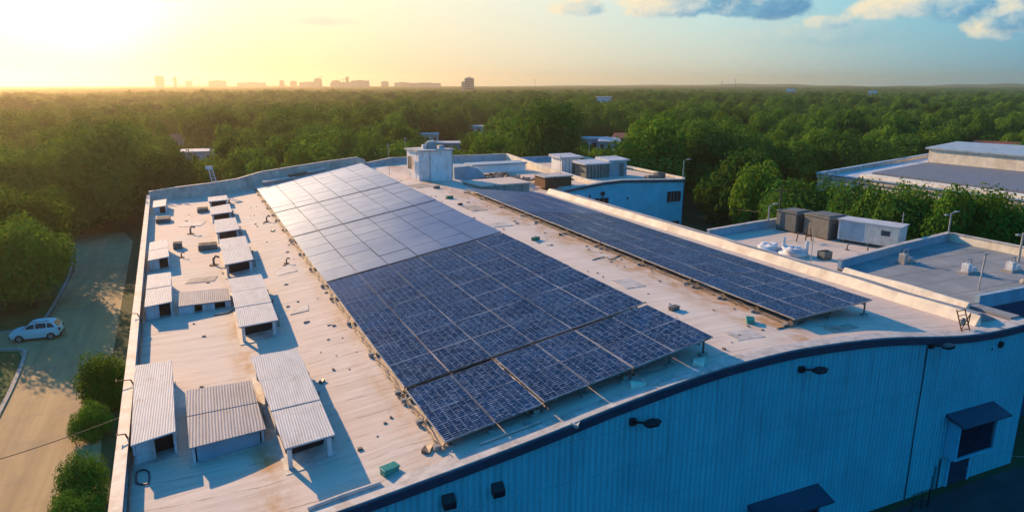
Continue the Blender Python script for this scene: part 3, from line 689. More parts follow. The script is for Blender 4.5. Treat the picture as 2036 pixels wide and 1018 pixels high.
# ------------------------------------------------------------------ vent housings on the left
def bil(q,u,v):
    a=[lerp(q[3][k],q[2][k],u) for k in(0,1)]; b=[lerp(q[0][k],q[1][k],u) for k in(0,1)]
    return [lerp(a[k],b[k],v) for k in(0,1)]
def housing(q,h,lab,style,seams=0,mat='zinc',open_front=True,group=None,tilt=.12):
    """q = plan corners: back-left, back-right, front-right, front-left"""
    cx=sum(p[0] for p in q)/4; cy=sum(p[1] for p in q)/4; zb=min(rz(p[0]) for p in q)-.03
    t=thing('roof_vent_housing',lab,'vent housing',(cx,cy,rz(cx)),group)
    Z=lambda u,v: rz(cx)+h-.02+tilt*(u-.5)*1.2
    th=.07; ov=.06
    # roof sheets
    for k in range(seams+1):
        v0=k/(seams+1)+(.004 if k else -.0); v1=(k+1)/(seams+1)-.004
        m=MB(); c=[bil(q,0-.03,v0),bil(q,1.03,v0),bil(q,1.03,v1),bil(q,-.03,v1)]
        dz=rnd.uniform(-.02,.02)+.03*((k%2)-.5)
        z=[Z(0,v0)+dz,Z(1,v0)+dz,Z(1,v1)+dz*.2,Z(0,v1)+dz*.2]
        m.prism(c,[a-th for a in z],z); build('roof_sheet',m,M[mat],t,bevel=.015)
    def P(u,v,z): a=bil(q,u,v); return (a[0],a[1],z)
    zt=lambda u:Z(u,.5)-th-.035
    if style=='box':
        m=MB()
        for u in (0.02,.98):
            a,b=P(u,.03,0),P(u,.98,0); d=.05
            m.prism([(a[0]-d,a[1]),(a[0]+d,a[1]),(b[0]+d,b[1]),(b[0]-d,b[1])],zb,zt(u))
        a,b=P(0.055,.97,0),P(.945,.97,0); m.prism([(a[0],a[1]-.05),(b[0],b[1]-.05),(b[0],b[1]+.05),(a[0],a[1]+.05)],zb,[zt(0),zt(1),zt(1),zt(0)])
        build('side_panel',m,M['whitepaint'],t)
        a,b=P(.06,.04,0),P(.94 if not open_front else .5,.04,0)
        m=MB(); m.prism([(a[0],a[1]-.05),(b[0],b[1]-.05),(b[0],b[1]+.05),(a[0],a[1]+.05)],zb,[zt(0),zt(.5),zt(.5),zt(0)])
        build('front_panel',m,M['bluein'] if mat=='corrgrey' else M['whitepaint'],t)
        if open_front:
            m=MB(); a,b=P(.5,.10,0),P(.94,.10,0); m.prism([(a[0]+.01,a[1]-.02),(b[0],b[1]-.02),(b[0],b[1]+.02),(a[0]+.01,a[1]+.02)],zb,[zt(.5),zt(1),zt(1),zt(.5)]); build('louvre_opening',m,M['dark'],t)
    else:
        m=MB()
        for u in (.08,.92):
            for v in (.04,.35,.66,.96): p=P(u,v,0); m.box(p[0]-.09,p[1]-.09,zb,p[0]+.09,p[1]+.09,zt(u))
        build('leg',m,M['whitepaint'],t)
        m=MB()
        for u in (.10,.90):
            a,b=P(u,.16,0),P(u,.98,0); m.prism([(a[0]-.03,a[1]),(a[0]+.03,a[1]),(b[0]+.03,b[1]),(b[0]-.03,b[1])],zb+.02,zt(u)-.01)
        a,b=P(.10,.14,0),P(.90,.14,0); m.prism([(a[0]+.04,a[1]-.03),(b[0]-.04,b[1]-.03),(b[0]-.04,b[1]+.03),(a[0]+.04,a[1]+.03)],zb+.02,[zt(.1)-.01,zt(.9)-.01,zt(.9)-.01,zt(.1)-.01])
        build('duct_body',m,M['dark'],t)
        # front beam
        m=MB(); a,b=P(.0,.02,0),P(1,.02,0); m.bar((a[0],a[1],zt(0)-.02),(b[0],b[1],zt(1)-.02),.06,.13); build('front_beam',m,M['navy'],t)
        # pipework on the right flank
        m=MB(); pts=[]
        for k in range(8):
            v=.15+.7*k/7; p=P(1.10+.05*math.sin(k*2.1),v,rz(cx)+.25+.25*abs(math.sin(k*1.7))); pts.append(p)
        m.tube(pts,.05,6); m.tube([P(1.02,.5,rz(cx)+.2),P(1.16,.52,rz(cx)+.75)],.06,6); build('pipe',m,M['steel'],t)
    # base flashing
    m=MB(); c=[bil(q,-.05,.0),bil(q,1.05,.0),bil(q,1.05,1.02),bil(q,-.05,1.02)]
    m.prism(c,zb,[rz(p[0])+.03 for p in c]); build('base_flashing',m,M['cap'],t)
    return t
GL='vent housings beside the left parapet'; GS='open fronted vent housings in the long row'
housing([(-4.46,39.5),(-2.75,39.1),(-2.35,30.4),(-3.95,30.1)],1.2,'long pale vent housing with dark opening nearest along the left parapet','box',0,group=GL)
housing([(-5.0,59.6),(-3.4,59.3),(-3.1,50.8),(-4.7,50.7)],1.15,'mid length vent housing by the left parapet, second from the front','box',1,group=GL)
housing([(-5.6,72.8),(-4.1,72.9),(-3.75,65.4),(-5.3,65.1)],1.1,'vent housing by the left parapet, third from the front, with box fan','box',1,group=GL)
housing([(-6.7,100.6),(-5.2,100.7),(-5.1,95.2),(-6.5,95.1)],1.0,'small pale vent housing in the far left roof corner','box',0,group=GL)
housing([(1.25,37.4),(3.55,37.2),(3.75,26.6),(1.85,26.5)],1.2,'nearest and longest open fronted vent housing with three roof sheets','leg',2,group=GS)
housing([(.80,54.5),(3.0,54.4),(3.1,42.8),(.95,42.8)],1.2,'three sheet open fronted vent housing, second in the long row','leg',2,group=GS)
housing([(.5,69.7),(2.75,69.7),(2.8,59.6),(.65,59.2)],1.2,'plain open fronted vent housing, third in the long row','leg',0,group=GS)
housing([(.3,80.7),(2.35,80.7),(2.45,73.8),(.3,73.5)],1.15,'short open fronted vent housing, fourth in the long row','leg',0,group=GS)
housing([(0,90.1),(2.15,91),(2.2,85),(0,84.8)],1.1,'small vent housing, fifth in the long row toward the back wall','leg',0,group=GS)
housing([(-.1,99.2),(2.1,99.2),(2.15,95.1),(-.1,95.2)],1.0,'farthest small white vent housing in the long row','leg',0,group=GS)
housing([(-1.95,35.4),(.95,35.3),(1.2,29.6),(-1.7,29.2)],.85,'low wide box with ribbed grey corrugated lid between the two near housings','box',1,'corrgrey',False,tilt=.02)
# low platform M2
t=thing('low_duct_platform','low pale platform with ribbed top and arched openings in front','platform',(-1,52.6,rz(-1)))
m=MB(); m.prism([(-2.75,54.7),(.65,54.4),(.7,51.1),(-2.7,51.0)],8.0,8.07); build('top',m,M['corrgrey'],t)
m=MB(); 
for a,b in ((-2.7,-1.7),(-1.2,-.4),(.3,.68)): m.box(a,51.12,7.3,b,51.25,7.99)
m.box(-2.7,54.3,7.3,.6,54.4,7.99); m.box(-2.7,51.26,7.3,-2.6,54.29,7.99); m.box(.55,51.26,7.3,.65,54.29,7.99)
build('wall',m,M['whitepaint'],t)
m=MB(); m.box(-2.5,51.6,7.3,.5,51.7,7.98); build('duct_body',m,M['dark'],t)
# ------------------------------------------------------------------ clutter of the roof
def acunit(x,y,z,sx,sy,sz,lab,rot=0,cat='fan unit'):
    t=thing('fan_unit',lab,cat,(x,y,z))
    m=MB(); m.box(x-sx/2,y-sy/2,z+.08,x+sx/2,y+sy/2,z+sz); build('casing',m,M['greyunit'],t,bevel=.03)
    m=MB(); m.disc((x-sx*.2,y,z+sz+.02),min(sx,sy)*.3,.05,14); m.disc((x+sx*.25,y,z+sz+.02),min(sx,sy)*.25,.05,14); build('fan_grille',m,M['dark'],t)
    m=MB(); m.box(x-sx/2,y-sy/2+.05,z-.02,x-sx/2+.15,y+sy/2-.05,z+.078); m.box(x+sx/2-.15,y-sy/2+.05,z-.02,x+sx/2,y+sy/2-.05,z+.078); build('skid',m,M['steel'],t)
acunit(-.6,71.6,rz(-.6),1.7,1.5,.55,'dark twin fan unit on the roof beside the third long row housing')
acunit(-.9,94,rz(-.9),1.3,1.5,.5,'low dark fan box near the farthest housings')
acunit(-5.2,89.5,rz(-5),1.5,2.0,.5,'pale fan skid among pipes near the far left corner')
acunit(-3.3,73.6,rz(-3.3),.8,1.0,.6,'small box fan against the third parapet housing')
def bird(x,y,lab,s=1.):
    z=rz(x); t=thing('roof_vent_pipe',lab,'vent pipe',(x,y,z))
    m=MB(); m.tube([(x,y,z-.02),(x,y,z+.35*s),(x+.12*s,y,z+.5*s),(x+.3*s,y-.05,z+.42*s)],.06*s,8); build('pipe',m,M['steel'],t)
    m=MB(); m.disc((x,y,z+.02),.25*s,.06,12); build('flange',m,M['rust'],t)
bird(-.2,64.6,'small bent vent pipe beside the third long row housing',1.6)
bird(-2.2,80.2,'small green streaked bent pipe alone on the far left roof',1.6)
bird(-2.9,69.3,'tiny bent pipe just right of the third parapet housing',1.)
bird(5.6,80,'tiny bent pipe beside the far left edge of the large array',1.4)
bird(5.5,60,'short bent pipe left of the middle of the large array',1.)
def plasticbox(px,py,lab,mat,s=1,rot=.3):
    p=on(px,py); x,y,z=p; t=thing('plastic_box',lab,'plastic box',(x,y,z))
    ca,sa=math.cos(rot),math.sin(rot)
    def q(w,l): return [(x+ca*a-sa*b,y+sa*a+ca*b) for a,b in((-w,-l),(w,-l),(w,l),(-w,l))]
    m=MB(); m.prism(q(.42*s,.25*s),z-.08,z+.26*s); build('body',m,M[mat],t,bevel=.05*s)
    m=MB(); m.prism(q(.46*s,.29*s),z+.26*s+.002,z+.33*s); build('lid',m,M[mat],t,bevel=.03*s)
    m=MB()
    for k in range(5): a=-.3+.15*k; m.bar((x+ca*a*s-sa*-.25*s,y+sa*a*s+ca*-.25*s,z+.335*s),(x+ca*a*s-sa*.25*s,y+sa*a*s+ca*.25*s,z+.335*s),.03*s)
    build('rib',m,M[mat],t)
plasticbox(775,938,'teal plastic box on the bare roof near the front edge','teal',.8)
plasticbox(1491,641,'green plastic box in front of the narrow array, nearest the front edge','teal',.75,.9)
plasticbox(1065,478,'small green box between the two arrays near the middle seam','green',.8,.4)
plasticbox(894,395,'small green box between the arrays near the white stair tower','green',.9,.1)
plasticbox(1340,616,'small grey box between the arrays near their front ends','greyunit',.7,.2)
plasticbox(868,375,'grey box on the roof right behind the small far green box','greyunit',.9,.2)
plasticbox(915,408,'rusty brown box between the arrays just past the far green box','rust',.6,.5)
# pipes and hoses lying
def lying(name,pts,r,mat,lab,cat,closed=False):
    P=[]
    for p in pts:
        if len(p)==2: a=on(*p); P.append((a.x,a.y,a.z+r+.01))
        else: P.append(p)
    if closed: P.append(P[0])
    m=MB(); m.tube(smoothpts(P,5),r,6); build(name,m,mat,label=lab,cat=cat)
lying('hose',[(272,940),(285,935),(296,940),(296,960),(285,964),(272,960)],.035,M['navy'],'blue hose loop lying beside the near left housing','hose',True)
lying('pipe',[(262,935),(264,905),(258,880),(262,850)],.07,M['rust'],'rusty upright pipe run beside the near left parapet housing','pipe')
lying('pipe',[(955,885),(1000,868),(1050,850),(1075,840)],.06,M['cap'],'pale pipe lying on the roof edge below the large array','pipe')
lying('pipe',[(612,1016),(680,990),(757,964)],.09,M['cap'],'pale timber rail lying near the bottom edge of the roof','rail')
lying('cable',[(1178,518),(1200,512),(1215,516),(1240,504)],.03,M['cable'],'black cable lying beside the narrow array edge','cable')
lying('cable',[(1545,655),(1590,645),(1600,640)],.03,M['cable'],'thin cable at the front corner of the narrow array','cable')
lying('cable',[(425,628),(455,622),(470,612)],.04,M['steel'],'cable along the roof in front of the low platform','cable')
for i,(px,py,s,l) in enumerate(((1145,843,.2,'pale offcut'),(1270,768,.25,'cream flake'),(1390,722,.3,'broken curb block'),(1050,845,.15,'small stone'),(640,760,.12,'dark scrap'),(542,460,.15,'small scrap'),(1655,652,.25,'twisted scrap'),(1115,468,.12,'tiny scrap'),(850,895,.22,'dark bracket'),(800,790,.16,'bent bracket'))):
    a=on(px,py); m=MB(); 
    ang=rnd.uniform(0,3); ca,sa=math.cos(ang),math.sin(ang)
    m.prism([(a.x+ca*u*s*1.6-sa*v*s,a.y+sa*u*s*1.6+ca*v*s) for u,v in((-1,-.6),(.8,-1),(1,.7),(-.6,1))],a.z-.03,[a.z+.1,a.z+.18,a.z+.07,a.z+.14])
    where=('on the front roof edge under the array legs','on the front roof edge beside the middle array leg','on the front roof edge past the large array corner','on the roof edge near the pale pipe','on bare roof left of the large array','near the far left array edge','by the front corner of the narrow array','between the arrays','beside the front left array corner','near the left array edge')[i]
    build('roof_debris',m,M[('cap','cream','cream','concrete','steel','steel','concrete','steel','steel','steel')[i]],label=l+' '+where,cat='debris')
m=MB(); rgp=random.Random(9)
for k in range(170):
    x=rgp.choice((rgp.uniform(-3,7),rgp.uniform(21.8,27.4),rgp.uniform(21.8,27.4),rgp.uniform(4.2,7.2))); y=rgp.uniform(24,95); s_=rgp.uniform(.03,.10); z=rz(x)
    a_=rgp.uniform(0,3); ca,sa=math.cos(a_)*s_*rgp.uniform(1,2.5),math.sin(a_)*s_
    m.prism([(x-ca,y-s_),(x+ca,y-s_*.7),(x+ca*.8,y+s_),(x-ca*.9,y+s_*.8)],z-.02,z+s_*.8)
build('roof_grit',m,M['steel'],label='small grit and scraps scattered over the bare roof',cat='grit',kind='stuff')
# parapet conduits left
m=MB()
for s in range(3):
    m.tube([(leftx(y)+.25+.07*s+.03*math.sin(y*.8+s),y,7.55+.12*s+.05*math.sin(y*.6+2*s)) for y in np.arange(24,70,1.5)],.03,5)
build('conduit',m,M['steel'],label='bundle of conduits along the inside of the left parapet',cat='conduit')
for i,y0 in enumerate((31.5,37.8,49.5)):
    x0=leftx(y0); t=thing('cable_bracket',('bent metal bracket on the left parapet beside the nearest housing','forked cable bracket reaching out over the shrubs on the left parapet','small bracket on the left parapet beside the second housing','small bracket on the left parapet past the second housing','far small bracket on the left parapet')[i],'bracket',(x0,y0,8.14),'brackets on the left parapet')
    m=MB(); m.bar((x0+.35,y0,7.6),(x0+.1,y0,8.35),.06); m.bar((x0+.1,y0,8.35),(x0-(.55 if i==1 else .2),y0-.1,8.42),.04); build('arm',m,M['rust'],t)
    m=MB(); xe=x0-(.55 if i==1 else .2); m.bar((xe,y0-.2,8.42),(xe,y0+.15,8.42),.035); build('crossbar',m,M['rust'],t)
t=thing('utility_pole','wooden utility pole on the lawn that carries the wire over the drive','utility pole',(-24,37.2,0))
m=MB(); m.tube([(-24,37.2,0),(-24,37.2,5.5)],[.13,.09],8); build('pole',m,M['bark'],t)
# overhead wire across the road
def wire(a,b,sag,lab,r=.022,n=16):
    a=Vector(a);b=Vector(b); m=MB()
    m.tube([tuple(a.lerp(b,k/n)-Vector((0,0,sag*4*(k/n)*(1-k/n)))) for k in range(n+1)],r,5)
    build('overhead_wire',m,M['cable'],label=lab,cat='wire')
wire((leftx(35),35,7.7),(-24,37.2,5.2),.9,'black overhead wire crossing the near part of the drive')
# ------------------------------------------------------------------ stair tower & rear clutter
t=thing('stair_tower','white rendered stair tower with flat capped roof at the back of the array','stair tower',(27.5,90,rz(27)))
TX=(24.9,27.6,31.0); 
m=MB(); m.prism([(27.3,88.2),(30.7,89.3),(29.4,93.6),(25.3,92.6),(25.8,88.7)],[9.9]*5,14.35); build('wall',m,M['white'],t)
m=MB(); m.prism([(27.3,87.95),(31.0,89.15),(29.6,93.9),(25.0,92.8),(25.6,88.5)],14.353,14.55); build('roof_slab',m,M['cap'],t)
m=MB(); m.box(27.1,88.05,10.2,27.25,88.19,14.2); m.tube([(30.6,89.0,10.5),(30.6,89.0,14.2)],.06); build('downpipe',m,M['cap'],t)
m=MB(); a=Vector((25.3,89.9,0)); m.prism([(25.25,90.3),(25.29,90.31),(25.14,91.5),(25.10,91.49)],11.9,13.6); build('shutter',m,M['steel'],t)
t=thing('rooftop_tank','small round metal tank on top of the white stair tower','tank',(28.3,91,14.5))
m=MB(); m.disc((28.3,91,14.95),.8,.85,18); build('tank_body',m,M['lampgrey'],t)
m=MB(); m.disc((28.3,91,15.45),.55,.15,16); m.box(27,90.5,14.52,27.4,91.2,15.1); m.box(29.3,90.6,14.52,30,91.4,14.9); build('lid',m,M['whitepaint'],t)
def mast(x,y,z,h,lab,r=.035):
    t=thing('roof_mast',lab,'mast',(x,y,z))
    m=MB(); m.tube([(x,y,z-.1),(x,y,z+h)],r,6); build('pole',m,M['lampgrey'],t)
    m=MB(); m.bar((x-.3,y,z+h*.92),(x+.3,y,z+h*.92),.03); m.bar((x-.2,y,z+h*.8),(x+.2,y,z+h*.8),.03); build('crossarm',m,M['lampgrey'],t)
mast(23.6,96,10.5,4.6,'thin mast left of the white stair tower')
mast(25.2,92.8,14.5,1.5,'short antenna on the left corner of the stair tower roof')
mast(44.5,84,9.6,4,'thin pale mast among the rear roof clutter right of the tower')
mast(56,96,12.6,1.6,'short antenna above the rooftop cabins')
mast(56.5,41.2,8.7,3.2,'thin white mast in front of the long white container unit')
mast(44.7,40.2,8.7,2.4,'thin mast beside the tarpaulin covered duct')
# blue hood next to tower
t=thing('curved_duct_hood','pale blue curved duct hood right of the stair tower','duct hood',(34,92,9.8))
m=MB(); vs=[];pr=[(31.6,0),(31.6,2.0),(33.8,2.1),(35.2,1.6),(36.2,.7),(36.4,0)]
for yy in (91.2,93.6): vs+=[(x,yy,9.75+z) for x,z in pr]
k=6; m.add(vs,[tuple(range(k)),tuple(range(2*k-1,k-1,-1))]+[(i+k,i+1+k,i+1,i) for i in range(k-1)]); build('hood',m,M['bluein'],t)
m=MB(); m.box(31.5,91,9.7,36.6,91.19,9.95); build('base_rail',m,M['steel'],t)
t=thing('low_roof_slab','low grey slab with crumbling dark edge beside the stair tower','roof slab',(34,84,rz(34)))
m=MB(); m.prism([(31.5,80.2),(38.2,80.6),(37.8,86),(30.8,85.4)],9.4,10.5); build('slab',m,M['concrete'],t)
m=MB(); m.prism([(31.3,80.0),(38.4,80.4),(38.0,86.2),(30.6,85.6)],10.503,10.68); build('cover',m,M['roof'],t)
t=thing('low_roof_slab','dark sided low box with pale lid near the blue building corner','roof box',(43,83.5,9.6))
m=MB(); m.box(41.2,82,9.5,45.2,85.2,10.9); build('slab',m,M['rust'],t)
m=MB(); m.box(41.0,81.8,10.903,45.4,85.4,11.05); build('cover',m,M['cap'],t)
t=thing('roof_lantern','long pale raised rooflight in the rear roof corner','rooflight',(42,101,9.8))
m=MB(); m.box(37.5,99.5,9.6,46.5,102.5,10.8); build('curb',m,M['white'],t)
m=MB(); m.box(37.3,99.3,10.803,46.7,102.7,11.0); build('cover',m,M['bluein'],t)
DB=[(33,95.5,'rusty scrap heap behind the blue duct hood'),(37.5,91,'dark heap of scrap right of the blue duct hood'),(39.5,95,'tangled scrap heap in the rear roof corner'),(38.8,87.5,'crumpled membrane heap before the rear rooflight'),(46.3,88,'scrap heap against the cream parapet'),(41,89.5,'heap of broken boards near the thin pale mast')]
for x,y,l in DB:
    m=MB()
    for k in range(26):
        cx,cy=x+rnd.gauss(0,1.1),y+rnd.gauss(0,.9); z=10.0 if x<39 else 9.62; zz=z+rnd.uniform(.05,.45)
        a=rnd.uniform(0,math.pi); L=rnd.uniform(.2,.9)
        m.bar((cx-math.cos(a)*L,cy-math.sin(a)*L,z+.02),(cx+math.cos(a)*L,cy+math.sin(a)*L,zz),rnd.uniform(.06,.4),rnd.uniform(.05,.18))
    build('scrap_heap',m,M[rnd.choice(['rust','steel','cap'])],label=l,cat='scrap')
# cabins on B2
def cabin(x0,x1,y0,y1,z0,z1,lab,wm,ribs=True):
    t=thing('rooftop_cabin',lab,'rooftop cabin',((x0+x1)/2,y0,z0),'cabins on the blue building roof')
    m=MB(); m.box(x0,y0,z0,x1,y1,z1); build('wall',m,wm,t)
    m=MB(); m.prism([(x0-.35,y0-.35),(x1+.35,y0-.35),(x1+.35,y1+.3),(x0-.35,y1+.3)],[z1+.003]*4,[z1+.2,z1+.2,z1+.4,z1+.4]); build('roof',m,M['paleroof'],t)
    m=MB()
    k=max(2,int((x1-x0)/.55))
    for i in range(k+1): xx=x0+.04+(x1-x0-.08)*i/k; m.box(xx-.035,y0-.05,z0+.02,xx+.035,y0-.003,z1-.02)
    build('batten',m,M['lampgrey'],t)
    m=MB(); m.box(x0+(x1-x0)*.55,y0-.03,z0+.05,x0+(x1-x0)*.55+.9,y0-.002,z1-.35); build('door',m,M['greyunit'],t)
cabin(49.8,53.0,93.5,97,9.5,12.0,'rear left pale cabin with flat roof on the blue building',M['white'])
cabin(51.0,55.0,88.2,91.5,9.5,11.5,'front low cabin with dark slatted side on the blue building',M['greyunit'])
cabin(55.3,58.3,88.6,92,9.5,11.8,'right cabin with pale blue walls on the blue building',M['bluein'])
acunit(59.0,82.8,9.5,2.2,1,.7,'white low plant skid near the front parapet of the blue building')
acunit(61.4,84.5,9.5,1.4,1.2,.8,'dark condenser near the right corner of the blue building roof')
# yard units
def bigunit(q,z0,h,lab,mat,lid):
    cx=sum(p[0] for p in q)/4; cy=sum(p[1] for p in q)/4
    t=thing('air_handling_unit',lab,'air handling unit',(cx,cy,z0),'grey units on the plant yard roof')
    m=MB(); m.prism(q,z0+.1,z0+h); build('casing',m,mat,t,bevel=.05)
    m=MB(); qq=[(cx+(x-cx)*1.06,cy+(y-cy)*1.06) for x,y in q]; m.prism(qq,z0+h+.003,z0+h+.12); 
    q3=[(cx+(x-cx)*.8,cy+(y-cy)*.8) for x,y in q]; m.prism(q3,z0+h+.121,z0+h+.22); build('lid',m,lid,t,bevel=.03)
    m=MB(); m.prism([(cx+(x-cx)*.95,cy+(y-cy)*.95) for x,y in q],z0-.02,z0+.098); build('plinth',m,M['rust'],t)
    m=MB()
    for k in range(6): z=z0+.35+k*(h-.6)/5; a,b=q[3],q[2]; m.bar((lerp(a[0],b[0],.1),a[1]-.02+ (b[1]-a[1])*.1,z),(lerp(a[0],b[0],.9),lerp(a[1],b[1],.9)-.02,z),.05,.04)
    build('grille',m,M['dark'],t)
bigunit([(52.4,52.0),(54.8,52.2),(55.1,49.9),(52.6,49.6)],8.68,1.9,'smaller boxy grey air unit in the back corner of the plant yard',M['greyunit'],M['greyunit'])
bigunit([(53.0,49.0),(55.6,49.2),(55.9,46.2),(53.0,46.0)],8.68,2.0,'larger boxy grey air unit beside the long white container',M['greyunit'],M['greyunit'])
t=thing('container_unit','long white weathered container unit with tarpaulin over its left end','container unit',(55.3,43,8.68))
qc=[(53.5,45.4),(55.3,45.9),(57.0,41.0),(55.1,40.3)]
def qcb(u,v,z): a=(lerp(qc[0][0],qc[3][0],u),lerp(qc[0][1],qc[3][1],u)); b=(lerp(qc[1][0],qc[2][0],u),lerp(qc[1][1],qc[2][1],u)); return (lerp(a[0],b[0],v),lerp(a[1],b[1],v),z)
m=MB(); m.prism(qc,8.95,10.75); build('casing',m,M['whitepaint'],t,bevel=.04)
m=MB(); m.prism([qcb(-.02,-.06,0)[:2],qcb(-.02,1.06,0)[:2],qcb(1.02,1.06,0)[:2],qcb(1.02,-.06,0)[:2]],10.753,10.85); build('lid',m,M['paleroof'],t)
m=MB(); m.prism([qcb(.48,-.02,0)[:2],qcb(.48,0.02,0)[:2],qcb(.98,.02,0)[:2],qcb(.98,-.02,0)[:2]],9.05,10.65); build('side_panel',m,M['signwhite'],t)
m=MB(); m.prism([qcb(.04,-.02,0)[:2],qcb(.04,0.02,0)[:2],qcb(.44,.02,0)[:2],qcb(.44,-.02,0)[:2]],9.05,10.65); build('side_panel',m,M['bluein'],t)
m=MB(); m.prism([qcb(.72,-.045,0)[:2],qcb(.72,-.022,0)[:2],qcb(.86,-.022,0)[:2],qcb(.86,-.045,0)[:2]],9.9,10.35); build('control_plate',m,M['navy'],t)
m=MB()
for u in (.1,.5,.9): a=qcb(u,.1,0); b=qcb(u,.9,0); m.bar((a[0],a[1],8.8),(b[0],b[1],8.8),.2,.28)
build('skid',m,M['steel'],t)
def blob(name,cx,cy,cz,rx,ry,rz_,mat,lab,cat,seed=1,pw=1.,parent=None):
    r=random.Random(seed); m=MB(); n1,n2=12,20; vs=[]
    ph=[(r.uniform(0,6),r.uniform(1,4),r.uniform(1,4)) for _ in range(5)]
    for i in range(n1+1):
        a=math.pi/2*i/n1
        for k in range(n2):
            b=2*math.pi*k/n2; d=1+.15*sum(math.sin(p[0]+p[1]*b*1.0//1*0+round(p[1])*b+p[2]*a*3) for p in ph)/2
            vs.append((cx+rx*math.cos(a)**.6*math.cos(b)*d if i<n1 else cx,cy+ry*math.cos(a)**.6*math.sin(b)*d if i<n1 else cy,cz+rz_*math.sin(a)**.8*d))
    fs=[(i*n2+k,i*n2+(k+1)%n2,(i+1)*n2+(k+1)%n2,(i+1)*n2+k) for i in range(n1) for k in range(n2)]
    m.add(vs,fs); return build(name,m,mat,parent,loc=None if parent else (cx,cy,cz),smooth=True,label=lab,cat=cat)
t=thing('covered_duct','lumpy duct wrapped in white tarpaulin inside the plant yard','wrapped duct',(46,43.5,8.68))
blob('tarpaulin',45.1,45.2,8.68,.95,1.1,.6,M['tarp'],None,None,3,parent=t); blob('tarpaulin',45.7,43.0,8.68,1.0,1.2,.7,M['tarp'],None,None,5,parent=t)
m=MB(); m.box(45.3,43.9,8.66,45.6,44.1,10.1); m.box(46.2,42.2,8.66,46.5,42.4,10); build('duct_stub',m,M['whitepaint'],t)
acunit(47.0,40.9,8.68,.9,.8,.7,'small dark compressor with rusty side beside the wrapped duct')
t=thing('pipe_stand','small rusty pipe frame standing in the plant yard','pipe frame',(51,46.5,8.68))
m=MB()
for a,b in (((50.6,46.4,8.66),(50.8,46.5,9.9)),((51.4,46.4,8.66),(51.2,46.5,9.9)),((50.6,46.4,9.2),(51.4,46.4,9.2)),((50.0,46.9,8.66),(50.2,46.9,9.6)),((50.0,46.9,9.5),(50.8,46.5,9.5))): m.tube([a,b],.05,6)
build('frame',m,M['rust'],t)
acunit(55.2,39.95,8.68,2.2,.6,.5,'low rusty pallet of parts at the foot of the long white container')
bird2=[(51.5,42.5,8.68,'small bent pipe in front of the long white container'),(50.2,39.6,8.68,'short stub pipe in the middle of the plant yard'),(52.5,41.2,8.68,'small grey valve on the plant yard floor')]
for x,y,z,l in bird2:
    t=thing('roof_vent_pipe',l,'vent pipe',(x,y,z)); m=MB(); m.tube([(x,y,z-.02),(x,y,z+.4),(x+.15,y,z+.5)],.06,8); build('pipe',m,M['greyunit'],t); m=MB(); m.disc((x,y,z+.02),.2,.05,12); build('flange',m,M['greyunit'],t)
# units on the grey wing
def skid(x,y,lab,seed,z=9.42,mat='whitepaint'):
    r=random.Random(seed); t=thing('roof_plant_skid',lab,'roof plant',(x,y,z))
    m=MB(); m.box(x-.7,y-.4,z-.02,x+.7,y+.4,z+.1); build('base',m,M['concrete'],t)
    m=MB(); m.box(x-.5,y-.3,z+.102,x-.05,y+.25,z+.75); m.box(x+.1,y-.25,z+.102,x+.5,y+.25,z+.45); build('casing',m,M[mat],t,bevel=.03)
    m=MB(); m.tube([(x-.3,y,z+.75),(x-.3,y,z+1.05),(x+.1,y,z+1.1),(x+.3,y,z+.45)],.05,7); m.tube([(x+.45,y,z+.2),(x+1.0,y-.1,z+.15)],.05,7); build('pipe',m,M['lampgrey'],t)
skid(51.0,31.4,'pale plant skid with bent pipes in the middle of the grey roof',1)
skid(54.5,30.4,'upright white pump set near the right of the grey roof',2)
skid(49.5,35.4,'small pale plant skid near the back of the grey roof',3,mat='lampgrey')
skid(56.8,28.8,'dark low pump set at the right frame edge of the grey roof',4,mat='greyunit')
blob('sandbag',52.0,28.0,9.42,.35,.3,.3,M['concrete'],'brown sandbag lying on the grey roof at the right','sandbag',8)
# scaffold-like cage at front of the upstand
t=thing('ladder_cage','small rusty ladder cage leaning over the front roof edge','ladder',(38.8,23.9,9.3))
m=MB()
for a in (38.5,39.2): m.tube([(a,23.5,9.25),(a+.15,24.1,10.45)],.035,6)
build('stile',m,M['rust'],t)
m=MB()
for k in range(5): z=9.4+.24*k; m.tube([(38.5+.02*k,23.55+.12*k,z),(39.2+.02*k,23.55+.12*k,z)],.025,6)
m.tube([(38.9,23.8,9.3),(39.5,23.8,10.2),(39.6,23.9,9.4)],.03,6); build('rung',m,M['rust'],t)
m=MB(); m.disc((39.0,23.9,9.75),.22,.12,14,'y'); build('reel',m,M['cap'],t)
# street lamps
def lamp(x,y,z0,z1,lab,dx=.8,r=.07,double=False):
    t=thing('street_lamp',lab,'street lamp',(x,y,z0))
    m=MB(); m.tube([(x,y,z0),(x,y,z1)],[r*1.3,r*.8],8); build('pole',m,M['lampgrey'],t)
    m=MB(); m.tube([(x,y,z1-.05),(x+dx*.5,y,z1+.05),(x+dx,y,z1+.06)],r*.6,6)
    if double: m.tube([(x,y,z1-.3),(x-dx*.8,y,z1-.1)],r*.6,6)
    build('arm',m,M['lampgrey'],t)
    m=MB(); m.box(x+dx*.7,y-.12,z1+.04,x+dx*1.35,y+.12,z1+.14)
    if double: m.box(x-dx*1.2,y-.12,z1-.14,x-dx*.7,y+.12,z1-.04)
    build('lamp_head',m,M['lampgrey'],t,bevel=.02)
def at(px,py,d): return dist(px,py,d)
a=at(1358,355,101.5); lamp(a[0],a[1],9.4,a[2]+2.6,'grey street lamp at the right corner of the blue building roof',.9)
a=at(1527,443,74); lamp(a[0],a[1],9.3,at(1530,408,74)[2],'grey street lamp rising behind the plant yard parapet',.8)
